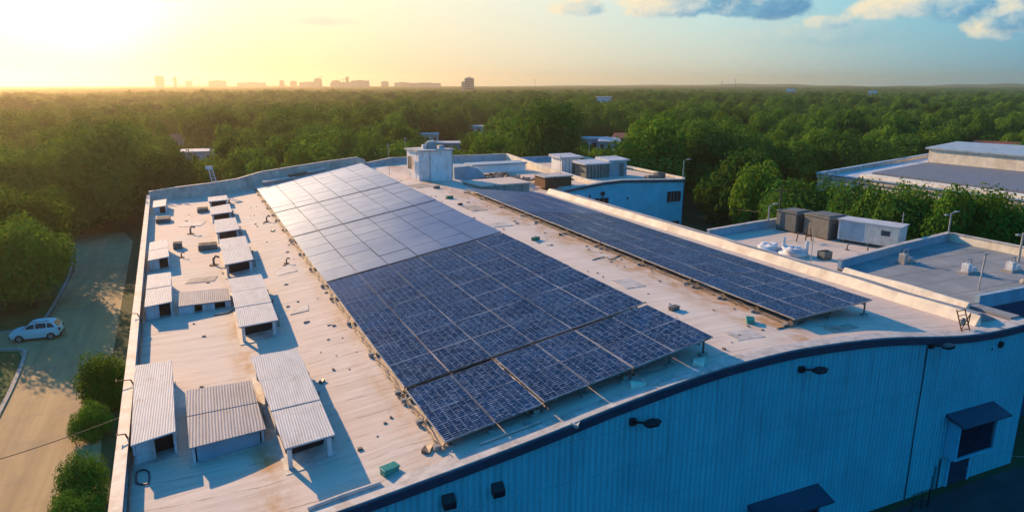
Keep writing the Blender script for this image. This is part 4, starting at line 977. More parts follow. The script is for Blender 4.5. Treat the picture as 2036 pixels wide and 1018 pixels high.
a=at(1880,500,71.5); lamp(a[0],a[1],0,at(1886,424,71.5)[2],'double headed lamp post behind the grey roof corner',.7,.08,True)
a=at(2024,525,66); lamp(a[0],a[1],0,at(2022,462,66)[2],'double headed lamp post at the right edge of the picture',.7,.1,True)
a=at(1549,430,80); x,y=a[0],a[1]
t=thing('utility_pole','thin dark utility pole among the trees behind the yard','utility pole',(x,y,0))
m=MB(); m.tube([(x,y,0),(x,y,at(1551,372,80)[2])],[.14,.09],8); build('pole',m,M['bark'],t)
m=MB(); m.bar((x-.9,y,at(1551,380,80)[2]),(x+.9,y,at(1551,380,80)[2]),.1); build('crossarm',m,M['bark'],t)
a=on(1893,595); 
x,y=50.1,31.6; t=thing('roof_post','slim grey post with a small head standing on the grey roof','post',(47.5,28.3,9.42))
m=MB(); m.tube([(47.2,28.2,9.42),(47.35,28.2,11.9)],.05,7); build('pole',m,M['lampgrey'],t)
m=MB(); m.bar((47.2,28.2,11.9),(47.6,28.2,11.95),.08); build('head',m,M['lampgrey'],t)
for k,(za,zb,sg) in enumerate(((6.6,6.8,.8),(5.6,5.6,.9),(4.5,4.9,1.0),(3.6,3.8,.8))):
    wire((63.7,84,za),(66+k*.3,58-k,zb+1.5),sg,('topmost','second','third','lowest')[k]+' of the pale wires sagging from the blue building',.03)
# antenna on the back wall
a=at(384,375,106); x,y=a[0],106.4
t=thing('lattice_antenna','small white lattice antenna on the far left back wall','antenna',(1.0,107,9.4)); x=.9
m=MB()
for s in (-.3,.3): m.tube([(x+s,107,9.2),(x+s*.8-.4,107,11.6)],.06,6)
build('stile',m,M['whitepaint'],t)
m=MB()
for k in range(6): z=9.6+.38*k; m.tube([(x-.3-.07*k,107,z),(x+.3-.07*k,107,z+.1)],.04,5)
m.box(x-1.0,106.9,11.3,x-.1,107.1,11.75); build('crossbar',m,M['whitepaint'],t)
for (x,y,w,l) in ((9.5,104.5,2.2,'grey slab leaning at the back wall left of the array peak'),(12.6,105.3,1.6,'rust coloured cover by the back wall near the array peak'),(15.0,105.6,1.3,'white bundle against the back wall near the array peak')):
    t=thing('roof_cover',l,'roof cover',(x,y,rz(x)))
    m=MB(); m.prism([(x-w,y-.6),(x+w,y-.4),(x+w,y+.6),(x-w,y+.4)],rz(x)-.4,[rz(x)+.7,rz(x)+1.1,rz(x)+1.2,rz(x)+.8]); build('base',m,M['concrete'],t)
    m=MB(); m.prism([(x-w-.1,y-.7),(x+w+.1,y-.5),(x+w+.1,y+.7),(x-w-.1,y+.5)],[rz(x)+.703,rz(x)+1.103,rz(x)+1.203,rz(x)+.803],[rz(x)+.8,rz(x)+1.2,rz(x)+1.3,rz(x)+.9]); build('top',m,M['rust'] if 'rust' in l else M['cap'],t)
# ------------------------------------------------------------------ far warehouse on the right
fw=thing('far_warehouse','long cream clad warehouse with flat dark roof at the far right','building',(110,70,0))
Q=[(97.3,88.0),(99.3,50),(160,50),(150,104)]
m=MB(); m.prism(Q,-.2,7.3); build('wall',m,M['creamclad'],fw)
m=MB(); qi=[(98.0,87.6),(99.9,50.6),(159,50.6),(149.4,103)]; m.prism(qi,7.303,7.4); build('roof',m,M['paleroof'],fw)
R4=[(Q[i][0],Q[i][1],7.301,8.0) for i in (0,1,2,3,0)]
build('parapet',wallrun([(a,b,7.31,7.95) for a,b,_,_ in R4],.5,0,0),M['parapet'],fw)
build('parapet_coping',wallrun([(a,b,7.953,8.1) for a,b,_,_ in R4],.8,0,0),M['bluein'],fw)
m=MB(); m.prism([(102.5,84),(103.5,56),(106.0,56.2),(105.3,84.6)],7.42,7.9); build('roof_ramp',m,M['cream'],fw)
m=MB(); m.prism([(106.5,84.6),(107.5,56),(150,56),(142,95)],7.45,8.05); build('dark_sheeting',m,mk_corr('dark_roof_sheet',(.20,.23,.28),(.13,.16,.20),1.2,1),fw)
pt=[(131,92),(132.2,70),(156,70),(150,99)]
m=MB(); m.prism(pt,7.4,10.6); build('penthouse',m,M['cream'],fw)
m=MB(); m.prism([(130.5,92.5),(131.7,69.5),(157,69.5),(150.5,99.6)],10.603,10.9); build('penthouse_roof',m,M['bluein'],fw)
acunit(136.7,79.2,8.1,1.5,1,1.2,'small grey unit beside the penthouse of the far warehouse')
# ------------------------------------------------------------------ car
def car(x,y,rot):
    t=thing('parked_car','small white hatchback parked on the shaded drive beside the lawn','car',(x,y,0))
    m=MB(); L=3.9; W=.82
    # stations: x, bottom, belt height, half width
    S=[(-1.95,.45,.62,.62),(-1.9,.32,.78,.72),(-1.5,.28,.90,.80),(-.85,.26,1.0,W),(-.2,.25,1.02,W),(.8,.25,1.04,W),(1.5,.28,1.05,.80),(1.85,.34,1.02,.74),(1.93,.45,.80,.68)]
    vs=[]
    for sx,zb,zt,w in S: vs+=[(sx,-w*.92,zb),(sx,-w,(zb+zt)/2),(sx,-w*.96,zt),(sx,w*.96,zt),(sx,w,(zb+zt)/2),(sx,w*.92,zb)]
    fs=[tuple(range(6))[::-1],tuple(range(6*len(S)-6,6*len(S)))]
    for i in range(len(S)-1): fs+=[(6*i+k,6*i+(k+1)%6,6*i+6+(k+1)%6,6*i+6+k) for k in range(6)]
    m.add(vs,fs)
    # cabin
    Cb=[(-.95,1.0,.76),(-.35,1.45,.66),(.1,1.56,.64),(1.0,1.56,.64),(1.5,1.48,.64),(1.86,1.02,.72)]
    vs=[];
    for sx,zt,w in Cb: vs+=[(sx,-.79,1.0),(sx,-w,zt),(sx,w,zt),(sx,.79,1.0)]
    fs=[(0,1,2,3)[::-1],(20,21,22,23)]
    for i in range(5): fs+=[(4*i+k,4*i+(k+1)%4,4*i+4+(k+1)%4,4*i+4+k) for k in range(3)]
    m.add(vs,fs)
    t.scale=(1.04,1.04,1.1)
    def wr(mb):
        c,s=math.cos(rot),math.sin(rot); mb.v=[(x+a*c-b*s,y+a*s+b*c,d) for a,b,d in mb.v]; return mb
    body=build('body',wr(m),M['carpaint'],t,bevel=.04)
    for s in (-1,1):
        for pts in ([(-.78,1.07),(-.33,1.38),(.05,1.46),(.05,1.06)],[(.13,1.06),(.13,1.47),(.95,1.47),(.95,1.07)],[(1.03,1.07),(1.03,1.46),(1.35,1.42),(1.6,1.08)]):
            m=MB(); yy=lambda z:.79-(z-1.0)*.27
            m.add([(a,s*(yy(z)+.012),z) for a,z in pts]+[(a,s*(yy(z)-.03),z) for a,z in pts],[(0,1,2,3),(7,6,5,4),(0,4,5,1),(1,5,6,2),(2,6,7,3),(3,7,4,0)]); build('window',wr(m),M['glass'],t)
    m=MB(); m.add([(-.99,-.64,1.03),(-.99,.64,1.03),(-.42,.58,1.45),(-.42,-.58,1.45),(-.9,-.6,1.0),(-.9,.6,1.0),(-.36,.55,1.40),(-.36,-.55,1.40)],[(0,3,2,1),(4,5,6,7),(0,1,5,4),(1,2,6,5),(2,3,7,6),(3,0,4,7)]); build('windscreen',wr(m),M['glass'],t)
    m=MB(); m.add([(1.87,-.55,1.08),(1.87,.55,1.08),(1.57,.52,1.46),(1.57,-.52,1.46),(1.8,-.55,1.05),(1.8,.55,1.05),(1.5,.5,1.43),(1.5,-.5,1.43)],[(0,1,2,3),(7,6,5,4),(0,4,5,1),(1,5,6,2),(2,6,7,3),(3,7,4,0)]); build('rear_window',wr(m),M['glass'],t)
    for s in (-1,1):
        for wx in (-1.2,1.22):
            m=MB(); m.tube([(wx,s*.66,.31),(wx,s*.85,.31)],.32,20); w=build('wheel',wr(m),M['tyre'],t)
            m=MB(); m.tube([(wx,s*.85,.31),(wx,s*.862,.31)],.2,14)
            build('rim',wr(m),M['rim'],w)
        m=MB(); m.box(1.86,s*.62-.1,.72,1.96,s*.62+.1,.98); build('tail_light',wr(m),M['redlamp'],t)
        m=MB(); m.box(-1.93,s*.52-.14,.62,-1.82,s*.52+.14,.76); build('headlight',wr(m),M['clearlamp'],t)
        m=MB(); m.tube([(-.1,s*.6,1.60),(1.2,s*.6,1.60)],.025,5); build('roof_rail',wr(m),M['blacklamp'],t)
        m=MB(); m.box(-.75,s*.88-.09,1.0,-.6,s*.88+.09,1.13); build('mirror',wr(m),M['carpaint'],t)
    m=MB(); m.box(1.9,-.7,.3,2.0,.7,.5); m.box(-1.99,-.68,.3,-1.9,.68,.48); build('bumper',wr(m),M['blacklamp'],t)
car(-15.9,73.4,R_(-5))
# ------------------------------------------------------------------ trees
def crown_mesh(name,seed,mat,nleaf=5200,leaf=.34,lobes=16,rx=1.,h=1.,flat=.8):
    """unit crown about 10 m wide and 9 m tall, base at 0"""
    rg=np.random.default_rng(seed); r=random.Random(seed)
    L=[]
    for k in range(lobes):
        a=r.uniform(0,2*math.pi); el=r.uniform(-.25,1.0); rr=r.uniform(.55,1.1)
        cx=3.1*rr*math.cos(a)*math.cos(el*1.2); cy=3.1*rr*math.sin(a)*math.cos(el*1.2); cz=4.6+3.0*math.sin(el*1.3)*rr
        s=r.uniform(.95,1.9); L.append((cx,cy,cz,s))
    L.append((0,0,4.6,3.0))
    w=np.array([l[3]**2 for l in L]); w=w/w.sum()
    idx=rg.choice(len(L),nleaf,p=w); c=np.array([l[:3] for l in L])[idx]; s=np.array([l[3] for l in L])[idx]
    d=rg.normal(size=(nleaf,3)); d/=np.linalg.norm(d,axis=1)[:,None]
    rad=s*(.62+.42*rg.random(nleaf)**.6)
    p=c+d*rad[:,None]*np.array([1,1,flat]); 
    p+=rg.normal(scale=.12,size=p.shape)
    nrm=d*1.0+rg.normal(scale=.36,size=d.shape)+np.array([0,0,.35]); nrm/=np.linalg.norm(nrm,axis=1)[:,None]
    t=rg.normal(size=d.shape); u=np.cross(nrm,t); u/=np.linalg.norm(u,axis=1)[:,None]; v=np.cross(nrm,u)
    zt=np.percentile(p[:,2],99.3); zb=np.percentile(p[:,2],1); rr_=np.percentile(np.hypot(p[:,0],p[:,1]),97)
    p[:,2]=1.3+(p[:,2]-zb)*(7.6/(zt-zb)); p[:,:2]*=4.8/rr_
    sz=leaf*(.55+.9*rg.random(nleaf)); a=u*sz[:,None]; b=v*(sz*.62)[:,None]
    V=np.stack([p-a,p-b*.9+a*.1,p+a,p+b],1).reshape(-1,3)
    me=bpy.data.meshes.new(name); me.vertices.add(len(V)); me.vertices.foreach_set('co',V.astype(np.float32).ravel())
    me.loops.add(4*nleaf); me.loops.foreach_set('vertex_index',np.arange(4*nleaf,dtype=np.int32))
    me.polygons.add(nleaf); me.polygons.foreach_set('loop_start',np.arange(0,4*nleaf,4,dtype=np.int32)); me.update(calc_edges=True)
    me.materials.append(mat); return me,L
def tree_proto(name,seed,mat,label,**k):
    me,L=crown_mesh(name+'_crown',seed,mat,**k)
    root=bpy.data.objects.new(name,None); C.objects.link(root); finish(root,label,'tree')
    c=bpy.data.objects.new('crown',me); C.objects.link(c); c.parent=root
    m=MB(); r=random.Random(seed)
    m.tube([(0,0,-.1),(.05,.03,1.2),(-.05,.05,2.6),(0,0,4.8)],[.34,.24,.2,.11],8)
    for l in L[:7]:
        z0=r.uniform(1.8,3.4); m.tube([(0,0,z0),(l[0]*.5,l[1]*.5,lerp(z0,l[2],.6)),(l[0]*.85,l[1]*.85,l[2])],[.12,.08,.03],6)
    tm=bpy.data.meshes.new(name+'_trunk'); tm.from_pydata([tuple(p) for p in m.v],[],m.f); tm.materials.append(M['bark'])
    t=bpy.data.objects.new('trunk',tm); C.objects.link(t); t.parent=root
    return root
LM=['leafA','leafB','leafC','leafA','leafB','leafC','leafA']
protos=[]
for i in range(7):
    protos.append((11+i,LM[i]))
near_spec=[]
T=[] # individual tree list: (x,y,radius,height,label,group,fine)
def tr(px,py,d,wpx,lab,hscale=1.,fine=False,dx=0):
    a=dist(px,py,d); wid=wpx/F*d; T.append((a[0],a[1],wid/2,a[2],lab,None,fine))
T.append((-18.2,84.6,4.6,9.4,'leafy roadside tree with visible trunk standing behind the parked car',None,True))
T.append((-20.6,98,5.0,10.9,'rounded tree behind the leafy roadside tree at the left edge',None,True))
T.append((-25.5,90,4.6,10.,'tree cut by the left edge of the picture above the lawn',None,True))
T.append((-24.5,79.5,3.2,7.5,'small dark tree left of the parked car at the picture edge',None,True))
T.append((-25.5,104,5.,11.5,'taller tree behind the left edge trees, crown against the glare',None,True))
T.append((-31,99,5.5,11,'broad tree at the far left edge behind the lawn trees',None,True))
T.append((-15.6,128,8.2,17.0,'huge dark amber tree at the end of the drive',None,True))
T.append((-25,122,6.,13.5,'amber tree left of the huge tree at the end of the drive',None,True))
T.append((-20,119.5,3.6,8.,'low tree closing the end of the drive',None,True))
T.append((-5.5,127,5.2,12.5,'dark tree behind the far left roof corner',None,True))
T.append((-8.4,54.6,1.75,3.9,'tall green shrub between the drive and the left wall',None,True))
T.append((-8.7,49.8,1.2,2.3,'low part shaded bush against the left wall past the tall shrub',None,True))
T.append((-7.9,41.0,1.35,3.0,'green bush between drive and wall at the bottom of the picture',None,True))
T.append((-8.0,38.0,1.3,2.4,'lowest dark bush at the bottom edge beside the left wall',None,True))
T.append((61.5,120,7.9,19.6,'tallest dark round tree rising behind the roof beside the cabins',None,True))
T.append((76,106,9.,17.4,'broad bright green tree behind the blue building',None,True))
T.append((88,103,7.5,15.8,'large dark green tree right of the broad bright tree',None,True))
T.append((97,110,7.,15.,'large rounded tree with sunlit left side behind the yard',None,True))
T.append((80,92,5.5,9.5,'low pale green bushy tree behind the utility pole',None,True))
# screen in front of the far warehouse
for i,(px,py,d,w,l) in enumerate(((1612,372,88,130,'first tree of the row screening the far warehouse, by the cabins'),(1705,378,84,120,'pointed tree left of the middle of the warehouse screen'),(1765,392,80,105,'dark pointed tree behind the long white container'),(1815,385,82,100,'bright tree in front of the cream warehouse wall'),(1870,392,78,110,'full tree right of the bright tree, behind the double lamp'),(1935,402,79,115,'tree behind the double headed lamp at the grey roof corner'),(2000,409,80,125,'tree at the right end of the warehouse screen'),(1560,395,92,90,'low tree at the left end of the warehouse screen'))):
    a=dist(px,py,d); T.append((a[0],a[1],w/F*d/2*1.05,a[2],l,'trees screening the far warehouse',True))
for i,(px,py,d,w,l) in enumerate(((1660,384,90,110,'rounded tree filling the warehouse screen behind the two grey air units'),(1738,392,86,105,'tree filling the screen behind the long white container'),(1845,396,84,100,'tree between the bright tree and the full tree of the screen'),(1905,402,82,105,'tree left of the double headed lamp in the warehouse screen'),(1968,408,83,110,'dark tree right of the double headed lamp in the screen'),(2040,412,86,110,'last tree of the screen, cut by the right frame edge'))):
    a=dist(px,py,d); T.append((a[0],a[1],w/F*d/2*1.05,a[2],l,'trees screening the far warehouse',True))
T=[(a,b,c_*1.15,d_*1.06,e,f_,g_) if f_ and 'screening' in f_ else (a,b,c_,d_,e,f_,g_) for a,b,c_,d_,e,f_,g_ in T]
pr={}
def getproto(i,fine):
    key=(i,fine)
    if key not in pr:
        sd,mt=protos[i]
        pr[key]=tree_proto('tree',sd+(100 if fine else 0),M[mt],'',nleaf=15000 if fine else 7600,leaf=.18 if fine else .27,lobes=30 if fine else 26)
        pr[key]['_used']=0
    return pr[key]
placed=[]
def put_tree(x,y,rad,top,label,group,fine,k):
    i=k%7; p=getproto(i,fine)
    sx=rad/4.9; sz=top/9.0
    rz0=rnd.uniform(0,6.28)
    if p['_used']==0:
        p['_used']=1; o=p; o.location=(x,y,0); o.rotation_euler=(0,0,rz0); o.scale=(sx,sx,sz); o['label']=label
        if group: o['group']=group
    else: o=copy_tree(p,(x,y,0),rz0,(sx,sx,sz),label,group)
    if not group and 'group' in o: del o['group']
    if 'shrub' in label or 'bush' in label[:60] and rad<2: o.location.z=-.22*top; o.scale=(sx*1.1,sx*1.1,sz*1.25)
    return o
houses=[]
def house(px,py,d,w,dep,h,lab,wall='housewall',roof='paleroof',gable=False,rot=0.):
    a=dist(px,py,d); x,y=a[0],a[1]; t=thing('house',lab,'house',(x,y,0))
    th=math.atan2(x,y); ux,uy=math.cos(th+rot),-math.sin(th+rot); vx,vy=-uy,ux
    q=[(x-ux*w/2,y-uy*w/2),(x+ux*w/2,y+uy*w/2),(x+ux*w/2+vx*dep,y+uy*w/2+vy*dep),(x-ux*w/2+vx*dep,y-uy*w/2+vy*dep)]
    m=MB(); m.prism(q,-.2,h); wl=build('wall',m,M[wall],t)
    m=MB()
    def loc(u,v,z): return (x+ux*(u-.5)*w+vx*v*dep,y+uy*(u-.5)*w+vy*v*dep,z)
    if gable:
        vs=[loc(-.04,-.06,h),loc(1.04,-.06,h),loc(1.04,1.06,h),loc(-.04,1.06,h),loc(.05,.5,h+w*.16),loc(.95,.5,h+w*.16)]
        m.add(vs,[(0,1,5,4),(1,2,5),(2,3,4,5),(3,0,4),(3,2,1,0)])
    else: m.prism([loc(-.03,-.04,0)[:2],loc(1.03,-.04,0)[:2],loc(1.03,1.04,0)[:2],loc(-.03,1.04,0)[:2]],h+.003,h+.45)
    build('roof',m,M[roof],t)
    k=max(3,int(w/3.2))
    for i in range(k):
        u=(i+.5)/k; a1=loc(u-.22/k,-.006,0); b1=loc(u+.22/k,-.006,0); c1=loc(u+.22/k,.004,0); d1=loc(u-.22/k,.004,0)
        m=MB(); m.prism([a1[:2],b1[:2],c1[:2],d1[:2]],h*.45,h*.8); build('window',m,M['winglass'],t)
    houses.append((x,y,w,proj(x,y,h)[1],math.hypot(x,y)))
house(388,298,215,17,9,4.2,'long pale shed among the amber trees behind the far left roof corner','whitepaint','paleroof')
house(348,268,270,9,8,4.5,'brownish house half hidden among the amber trees','housewall','redroof',True)
house(850,262,262,8,7,4.6,'white house in the clearing above the stair tower','white','paleroof')
house(888,275,238,9,8,3.2,'low pale blue roofed house right of the white house in the clearing','bluein','paleroof')
house(952,252,320,10,8,4,'pale house beyond the meadow near the picture middle','white','paleroof')
house(1182,272,235,9,8,5,'small pale house left of the brick red house in the gap between the big trees','bluein','paleroof')
house(1212,276,228,7,8,5,'grey house in the gap between the two big trees','housewall','paleroof',True)
house(1243,276,232,8,8,6,'brick red house in the gap between the two big trees','redroof','redroof',True)
house(1985,268,235,12,8,5.5,'red roofed house among the trees at the right','housewall','redroof',True)
house(1200,205,560,12,10,13,'tiny white house far in the woods above the big dark tree','white','paleroof')
house(1573,178,1200,14,12,16,'distant white block in the haze near the horizon right of centre','white','paleroof')
house(1735,187,1000,10,10,15,'distant white house in the woods at the upper right','white','paleroof')
sheet('meadow',[ (dist(900,246,300)[0],dist(900,246,300)[1]),(dist(1000,246,300)[0],dist(1000,246,300)[1]),(dist(1000,246,345)[0],dist(1000,246,345)[1]),(dist(900,246,345)[0],dist(900,246,345)[1])],.03,M['lawn'])
# scatter
rg=random.Random(42)
def blocked(x,y,top,r):
    px,pt=proj(x,y,top); d=math.hypot(x,y); wpx=r/d*F
    for hx,hy,w,hp,hd in houses:
        hpx=proj(hx,hy,0)[0]
        if abs(hx-x)<w/2+r*.8+1 and abs(hy-y)<w/2+r+2: return 0
        if d<hd and abs(px-hpx)<w/2/hd*F*.75+wpx*.6 and pt<hp+11:
            for q in range(24):
                top*=.94
                if proj(x,y,top)[1]>=hp+11: break
            if top<3.6: return 0
    return top
def free(x,y,r):
    if y<120 and -16.6-r<x<64+r and y>-10: return False
    if x<-16 and y<118: return False
    if -30<x<-6 and y<120: return False
    if proj(x,y,8)[0]>1560-r*8 and math.hypot(x,y)<128 and x>60: return False
    # far warehouse
    if 92-r<x<165 and 44<y<110 and not (x<97 and y>92):
        if x-97>-(y-88)*(0.29)-r-1: return False
    return True
pts=[]
az0=math.degrees(YAW)
# near/mid jittered grid in polar-ish cells
def scatter(d0,d1,sp,rr,hh):
    n=0; y=-d1
    step=sp
    gx=int(d1/step)+1
    for i in range(-gx,gx+1):
        for j in range(0,gx+1):
            x=(i+rg.uniform(-.42,.42)+.5*(j%2))*step; yy=(j+rg.uniform(-.42,.42))*step
            d=math.hypot(x,yy)
            if d<d0 or d>=d1: continue
            a=math.degrees(math.atan2(x,yy))-az0
            if not -43<a<43: continue
            r=rg.uniform(*rr); big=1.15 if rg.random()<.12 else 1.
            h=rg.uniform(*hh)*big+ (1.4*math.sin(x*.011+1)*math.sin(yy*.009)); r*=big
            if not free(x,yy,r*.8): continue
            h0=h; h=blocked(x,yy,h,r)
            if not h: continue
            r=max(2.6,r*(h/h0)**.6)
            if proj(x,yy,h)[0]>900 and proj(x,yy,h)[0]<1000 and 295<d<345: continue
            pts.append((d,x,yy,r,h))
scatter(60,210,8.6,(3.6,6.6),(8.4,12.8))
scatter(210,340,8.8,(3.8,7.2),(8.6,14.6))
scatter(340,900,9.8,(4.,8.),(8.,14.4))
pts.sort()
ex=[(t[0],t[1],t[2]) for t in T]
pts=[p for p in pts if all(math.hypot(p[1]-a,p[2]-b)>(p[3]+c)*.6 for a,b,c in ex)]
sc_=sorted(pts,key=lambda p:-p[3]/p[0])
NI=300-len(T)
near=sc_[:NI]; restp=sc_[NI:]
rq=random.Random(77)
for i in range(46):
    for j in range(34):
        x=-34-(i+rq.uniform(-.4,.4))*10; y=62+(j+rq.uniform(-.4,.4))*10
        if math.degrees(math.atan2(x,y))-az0<-43.5: restp.append((math.hypot(x,y),x,y,rq.uniform(4,6.5),rq.uniform(8,12.5)))
for i in range(26):
    for j in range(16):
        x=178+(i+rq.uniform(-.4,.4))*10; y=-20+(j+rq.uniform(-.4,.4))*10
        if math.degrees(math.atan2(x,y))-az0>43.5: restp.append((math.hypot(x,y),x,y,rq.uniform(4,6.5),rq.uniform(8,12.5)))
k=0
for t in T:
    put_tree(*t,k=2 if ('roadside' in t[4] or 'rounded tree' in t[4] or 'shrub' in t[4]) and 'dark' not in t[4] else (1 if ('dark' in t[4] or 'Dark' in t[4]) else 0) if ('dark' in t[4]) else (k*3)%7); k+=1
for d,x,y,r,h in near:
    px=proj(x,y,h)[0]
    if px<430: g='amber lit wood beyond the left end of the roof'; l='tree in the amber lit wood beyond the left end of the roof'
    elif px<830: g='wood behind the back wall'; l='tree in the wood behind the back wall left of the stair tower'
    elif px<1230: g='wood behind the stair tower'; l='tree in the wood behind the stair tower and cabins'
    elif px<1640: g='wood behind the blue building'; l='tree in the dark wood right of the tallest round tree'
    else: g='wood behind the far warehouse'; l='tree in the wood around and behind the far cream warehouse'
    put_tree(x,y,r,h,l,g,False,(2,5,0,2,5)[k%5] if px<430 else k); k+=1  # left wood: yellower leaves carry the amber glow in their colour
# far wood: one mass, geometry nodes instances of low crowns
def far_wood():
    P=[(x,y,r,h) for d,x,y,r,h in restp]
    d=900.
    rr=random.Random(5)
    for (d0,d1,sp,r0,r1,h0,h1) in ((900,2000,15,8,12.5,7.5,12),(2000,3900,34,19,28,8,12.5)):
        gx=int(d1/sp)+1
        for i in range(-gx,gx+1):
            for j in range(0,gx+1):
                x=(i+rr.uniform(-.5,.5))*sp; y=(j+rr.uniform(-.5,.5))*sp; d=math.hypot(x,y)
                if not d0<=d<d1: continue
                a=math.degrees(math.atan2(x,y))-az0
                if not -41<a<41: continue
                P.append((x,y,rr.uniform(r0,r1),rr.uniform(h0,h1)))
    for q in range(len(P)): pass
    me=bpy.data.meshes.new('distant_wood'); me.from_pydata([(p[0],p[1],0) for p in P],[],[])
    me.attributes.new('siz','FLOAT_VECTOR','POINT'); me.attributes.new('rot','FLOAT_VECTOR','POINT'); me.attributes.new('pick','INT','POINT')
    A=me.attributes['siz']
    A.data.foreach_set('vector',np.array([(p[2]/4.9,p[2]/4.9,p[3]/9.) for p in P],dtype=np.float32).ravel())
    B=me.attributes['rot']; B.data.foreach_set('vector',np.array([(0,0,rr.uniform(0,6.28)) for p in P],dtype=np.float32).ravel())
    I=me.attributes['pick']; I.data.foreach_set('value',np.array([rr.randrange(4) for p in P],dtype=np.int32))
    o=bpy.data.objects.new('distant_wood',me); C.objects.link(o)
    finish(o,'far off wood reaching to the horizon beyond the nearer trees','woodland',None,'stuff')
    ng=bpy.data.node_groups.new('wood','GeometryNodeTree'); ng.interface.new_socket('Geometry',in_out='INPUT',socket_type='NodeSocketGeometry'); ng.interface.new_socket('Geometry',in_out='OUTPUT',socket_type='NodeSocketGeometry')
    gi=ng.nodes.new('NodeGroupInput'); go=ng.nodes.new('NodeGroupOutput'); jn=ng.nodes.new('GeometryNodeJoinGeometry')
    def attr(nm,ty):
        a=ng.nodes.new('GeometryNodeInputNamedAttribute'); a.data_type=ty; a.inputs['Name'].default_value=nm
        return [s for s in a.outputs if s.enabled and s.name=='Attribute'][0] if any(s.enabled and s.name=='Attribute' for s in a.outputs) else a.outputs[0]
    for q in range(4):
        crown=[c for c in getproto((0,1,2,4)[q],False).children if c.name.startswith('crown')][0]
        oi=ng.nodes.new('GeometryNodeObjectInfo'); oi.transform_space='ORIGINAL'; oi.inputs['Object'].default_value=crown; oi.inputs['As Instance'].default_value=True
        cmp=ng.nodes.new('FunctionNodeCompare'); cmp.data_type='INT'; cmp.operation='EQUAL'
        ng.links.new(attr('pick','INT'),cmp.inputs[2]); cmp.inputs[3].default_value=q
        ip=ng.nodes.new('GeometryNodeInstanceOnPoints'); ng.links.new(gi.outputs[0],ip.inputs['Points']); ng.links.new(cmp.outputs[0],ip.inputs['Selection'])
        ng.links.new(oi.outputs['Geometry'],ip.inputs['Instance']); ng.links.new(attr('siz','FLOAT_VECTOR'),ip.inputs['Scale'])
        ng.links.new(attr('rot','FLOAT_VECTOR'),ip.inputs['Rotation'])
        ng.links.new(ip.outputs[0],jn.inputs[0])
    ng.links.new(jn.outputs[0],go.inputs[0])
    md=o.modifiers.new('wood','NODES'); md.node_group=ng
    print('far wood',len(P))
far_wood()
# ------------------------------------------------------------------ skyline
SK=[(316,153,15,2600,'broad faint tower at the left of the skyline'),(347,155,6,2700,'slim faint tower right of the broad left tower'),(375,163,12,3000,'low faint block left of the skyline centre'),
(432,162,30,3000,'long low faint block on the skyline above the drive trees'),(560,162,9,2900,'small block at the left of the skyline cluster'),(583,163,12,3100,'second small block of the skyline cluster'),
(632,158,14,2800,'white block topped by a crane in the skyline cluster'),(617,165,40,2900,'long low block under the crane topped one'),(668,162,16,2900,'block left of the slim skyline chimney tower'),
(690,155,6,2850,'slim tower in the middle of the skyline'),(716,162,34,2800,'long flat block right of the slim skyline tower'),(690,166,62,2850,'long low base block of the skyline cluster'),
(765,164,14,3000,'small pale block right of the skyline cluster'),(845,167,60,3000,'very low long block left of the lone tower'),(800,166,30,3100,'low hazy block in the middle right skyline'),
(933,157,18,1500,'lone dark grid faced tower standing out on the skyline'),(921,165,7,1520,'small annex just left of the lone skyline tower'),(500,166,50,3200,'low hazy block between the left towers and the cluster')]
for px,py,w,d,l in SK:
    py-=1.2
    a=dist(px,py,d); wd=w/F*d; x,y,h=a; t=thing('skyline_building',l,'distant building',(x,y,0),'buildings on the horizon')
    th=math.atan2(x,y); ux,uy=math.cos(th),-math.sin(th); vx,vy=-uy,ux
    Q=lambda s,e=0:[(x-ux*wd/2*s-vx*e,y-uy*wd/2*s-vy*e),(x+ux*wd/2*s-vx*e,y+uy*wd/2*s-vy*e),(x+ux*wd/2*s+vx*20,y+uy*wd/2*s+vy*20),(x-ux*wd/2*s+vx*20,y-uy*wd/2*s+vy*20)]
    m=MB(); m.prism(Q(1),0,h); build('wall',m,M['tower'],t)
    m=MB(); m.prism(Q(.4,-2),h+.01,h+2.0); build('roof',m,M['tower'],t)
    if 'lone dark' in l or 'broad faint' in l:
        for f in range(10):
            for c in range(6):
                z=h-3-f*3.6; u=-1+2*(c+.5)/6; cx,cy=x+ux*wd/2*u-vx*.3,y+uy*wd/2*u-vy*.3
                m=MB(); m.prism([(cx-ux*1.6,cy-uy*1.6),(cx+ux*1.6,cy+uy*1.6),(cx+ux*1.6+vx*.29,cy+uy*1.6+vy*.29),(cx-ux*1.6+vx*.29,cy-uy*1.6+vy*.29)],z-1.6,z); build('window',m,M['winglass'],t)
for px,py,d,l,cr_ in ((636,152,2790,'tower crane on the white skyline block',True),(683,158,2840,'small crane left of the slim skyline tower',True),(1463,157,2500,'red and white mast on the right horizon',False),(1436,162,2500,'short twin mast on the right horizon',False),(1064,158,2800,'thin mast on the horizon above the tallest tree',False),(394,155,2900,'thin mast between the left skyline blocks',False)):
    x,y,h=dist(px,py,d); t=thing('skyline_mast',l,'crane' if cr_ else 'mast',(x,y,0))
    m=MB(); m.tube([(x,y,0),(x,y,h)],[1.2,.8],5); build('mast',m,M['steel'],t)
    m=MB(); m.bar((x-(9 if cr_ else 1.6),y,h-2),(x+(16 if cr_ else 1.6),y,h-1),1.2); build('jib',m,M['steel'],t)
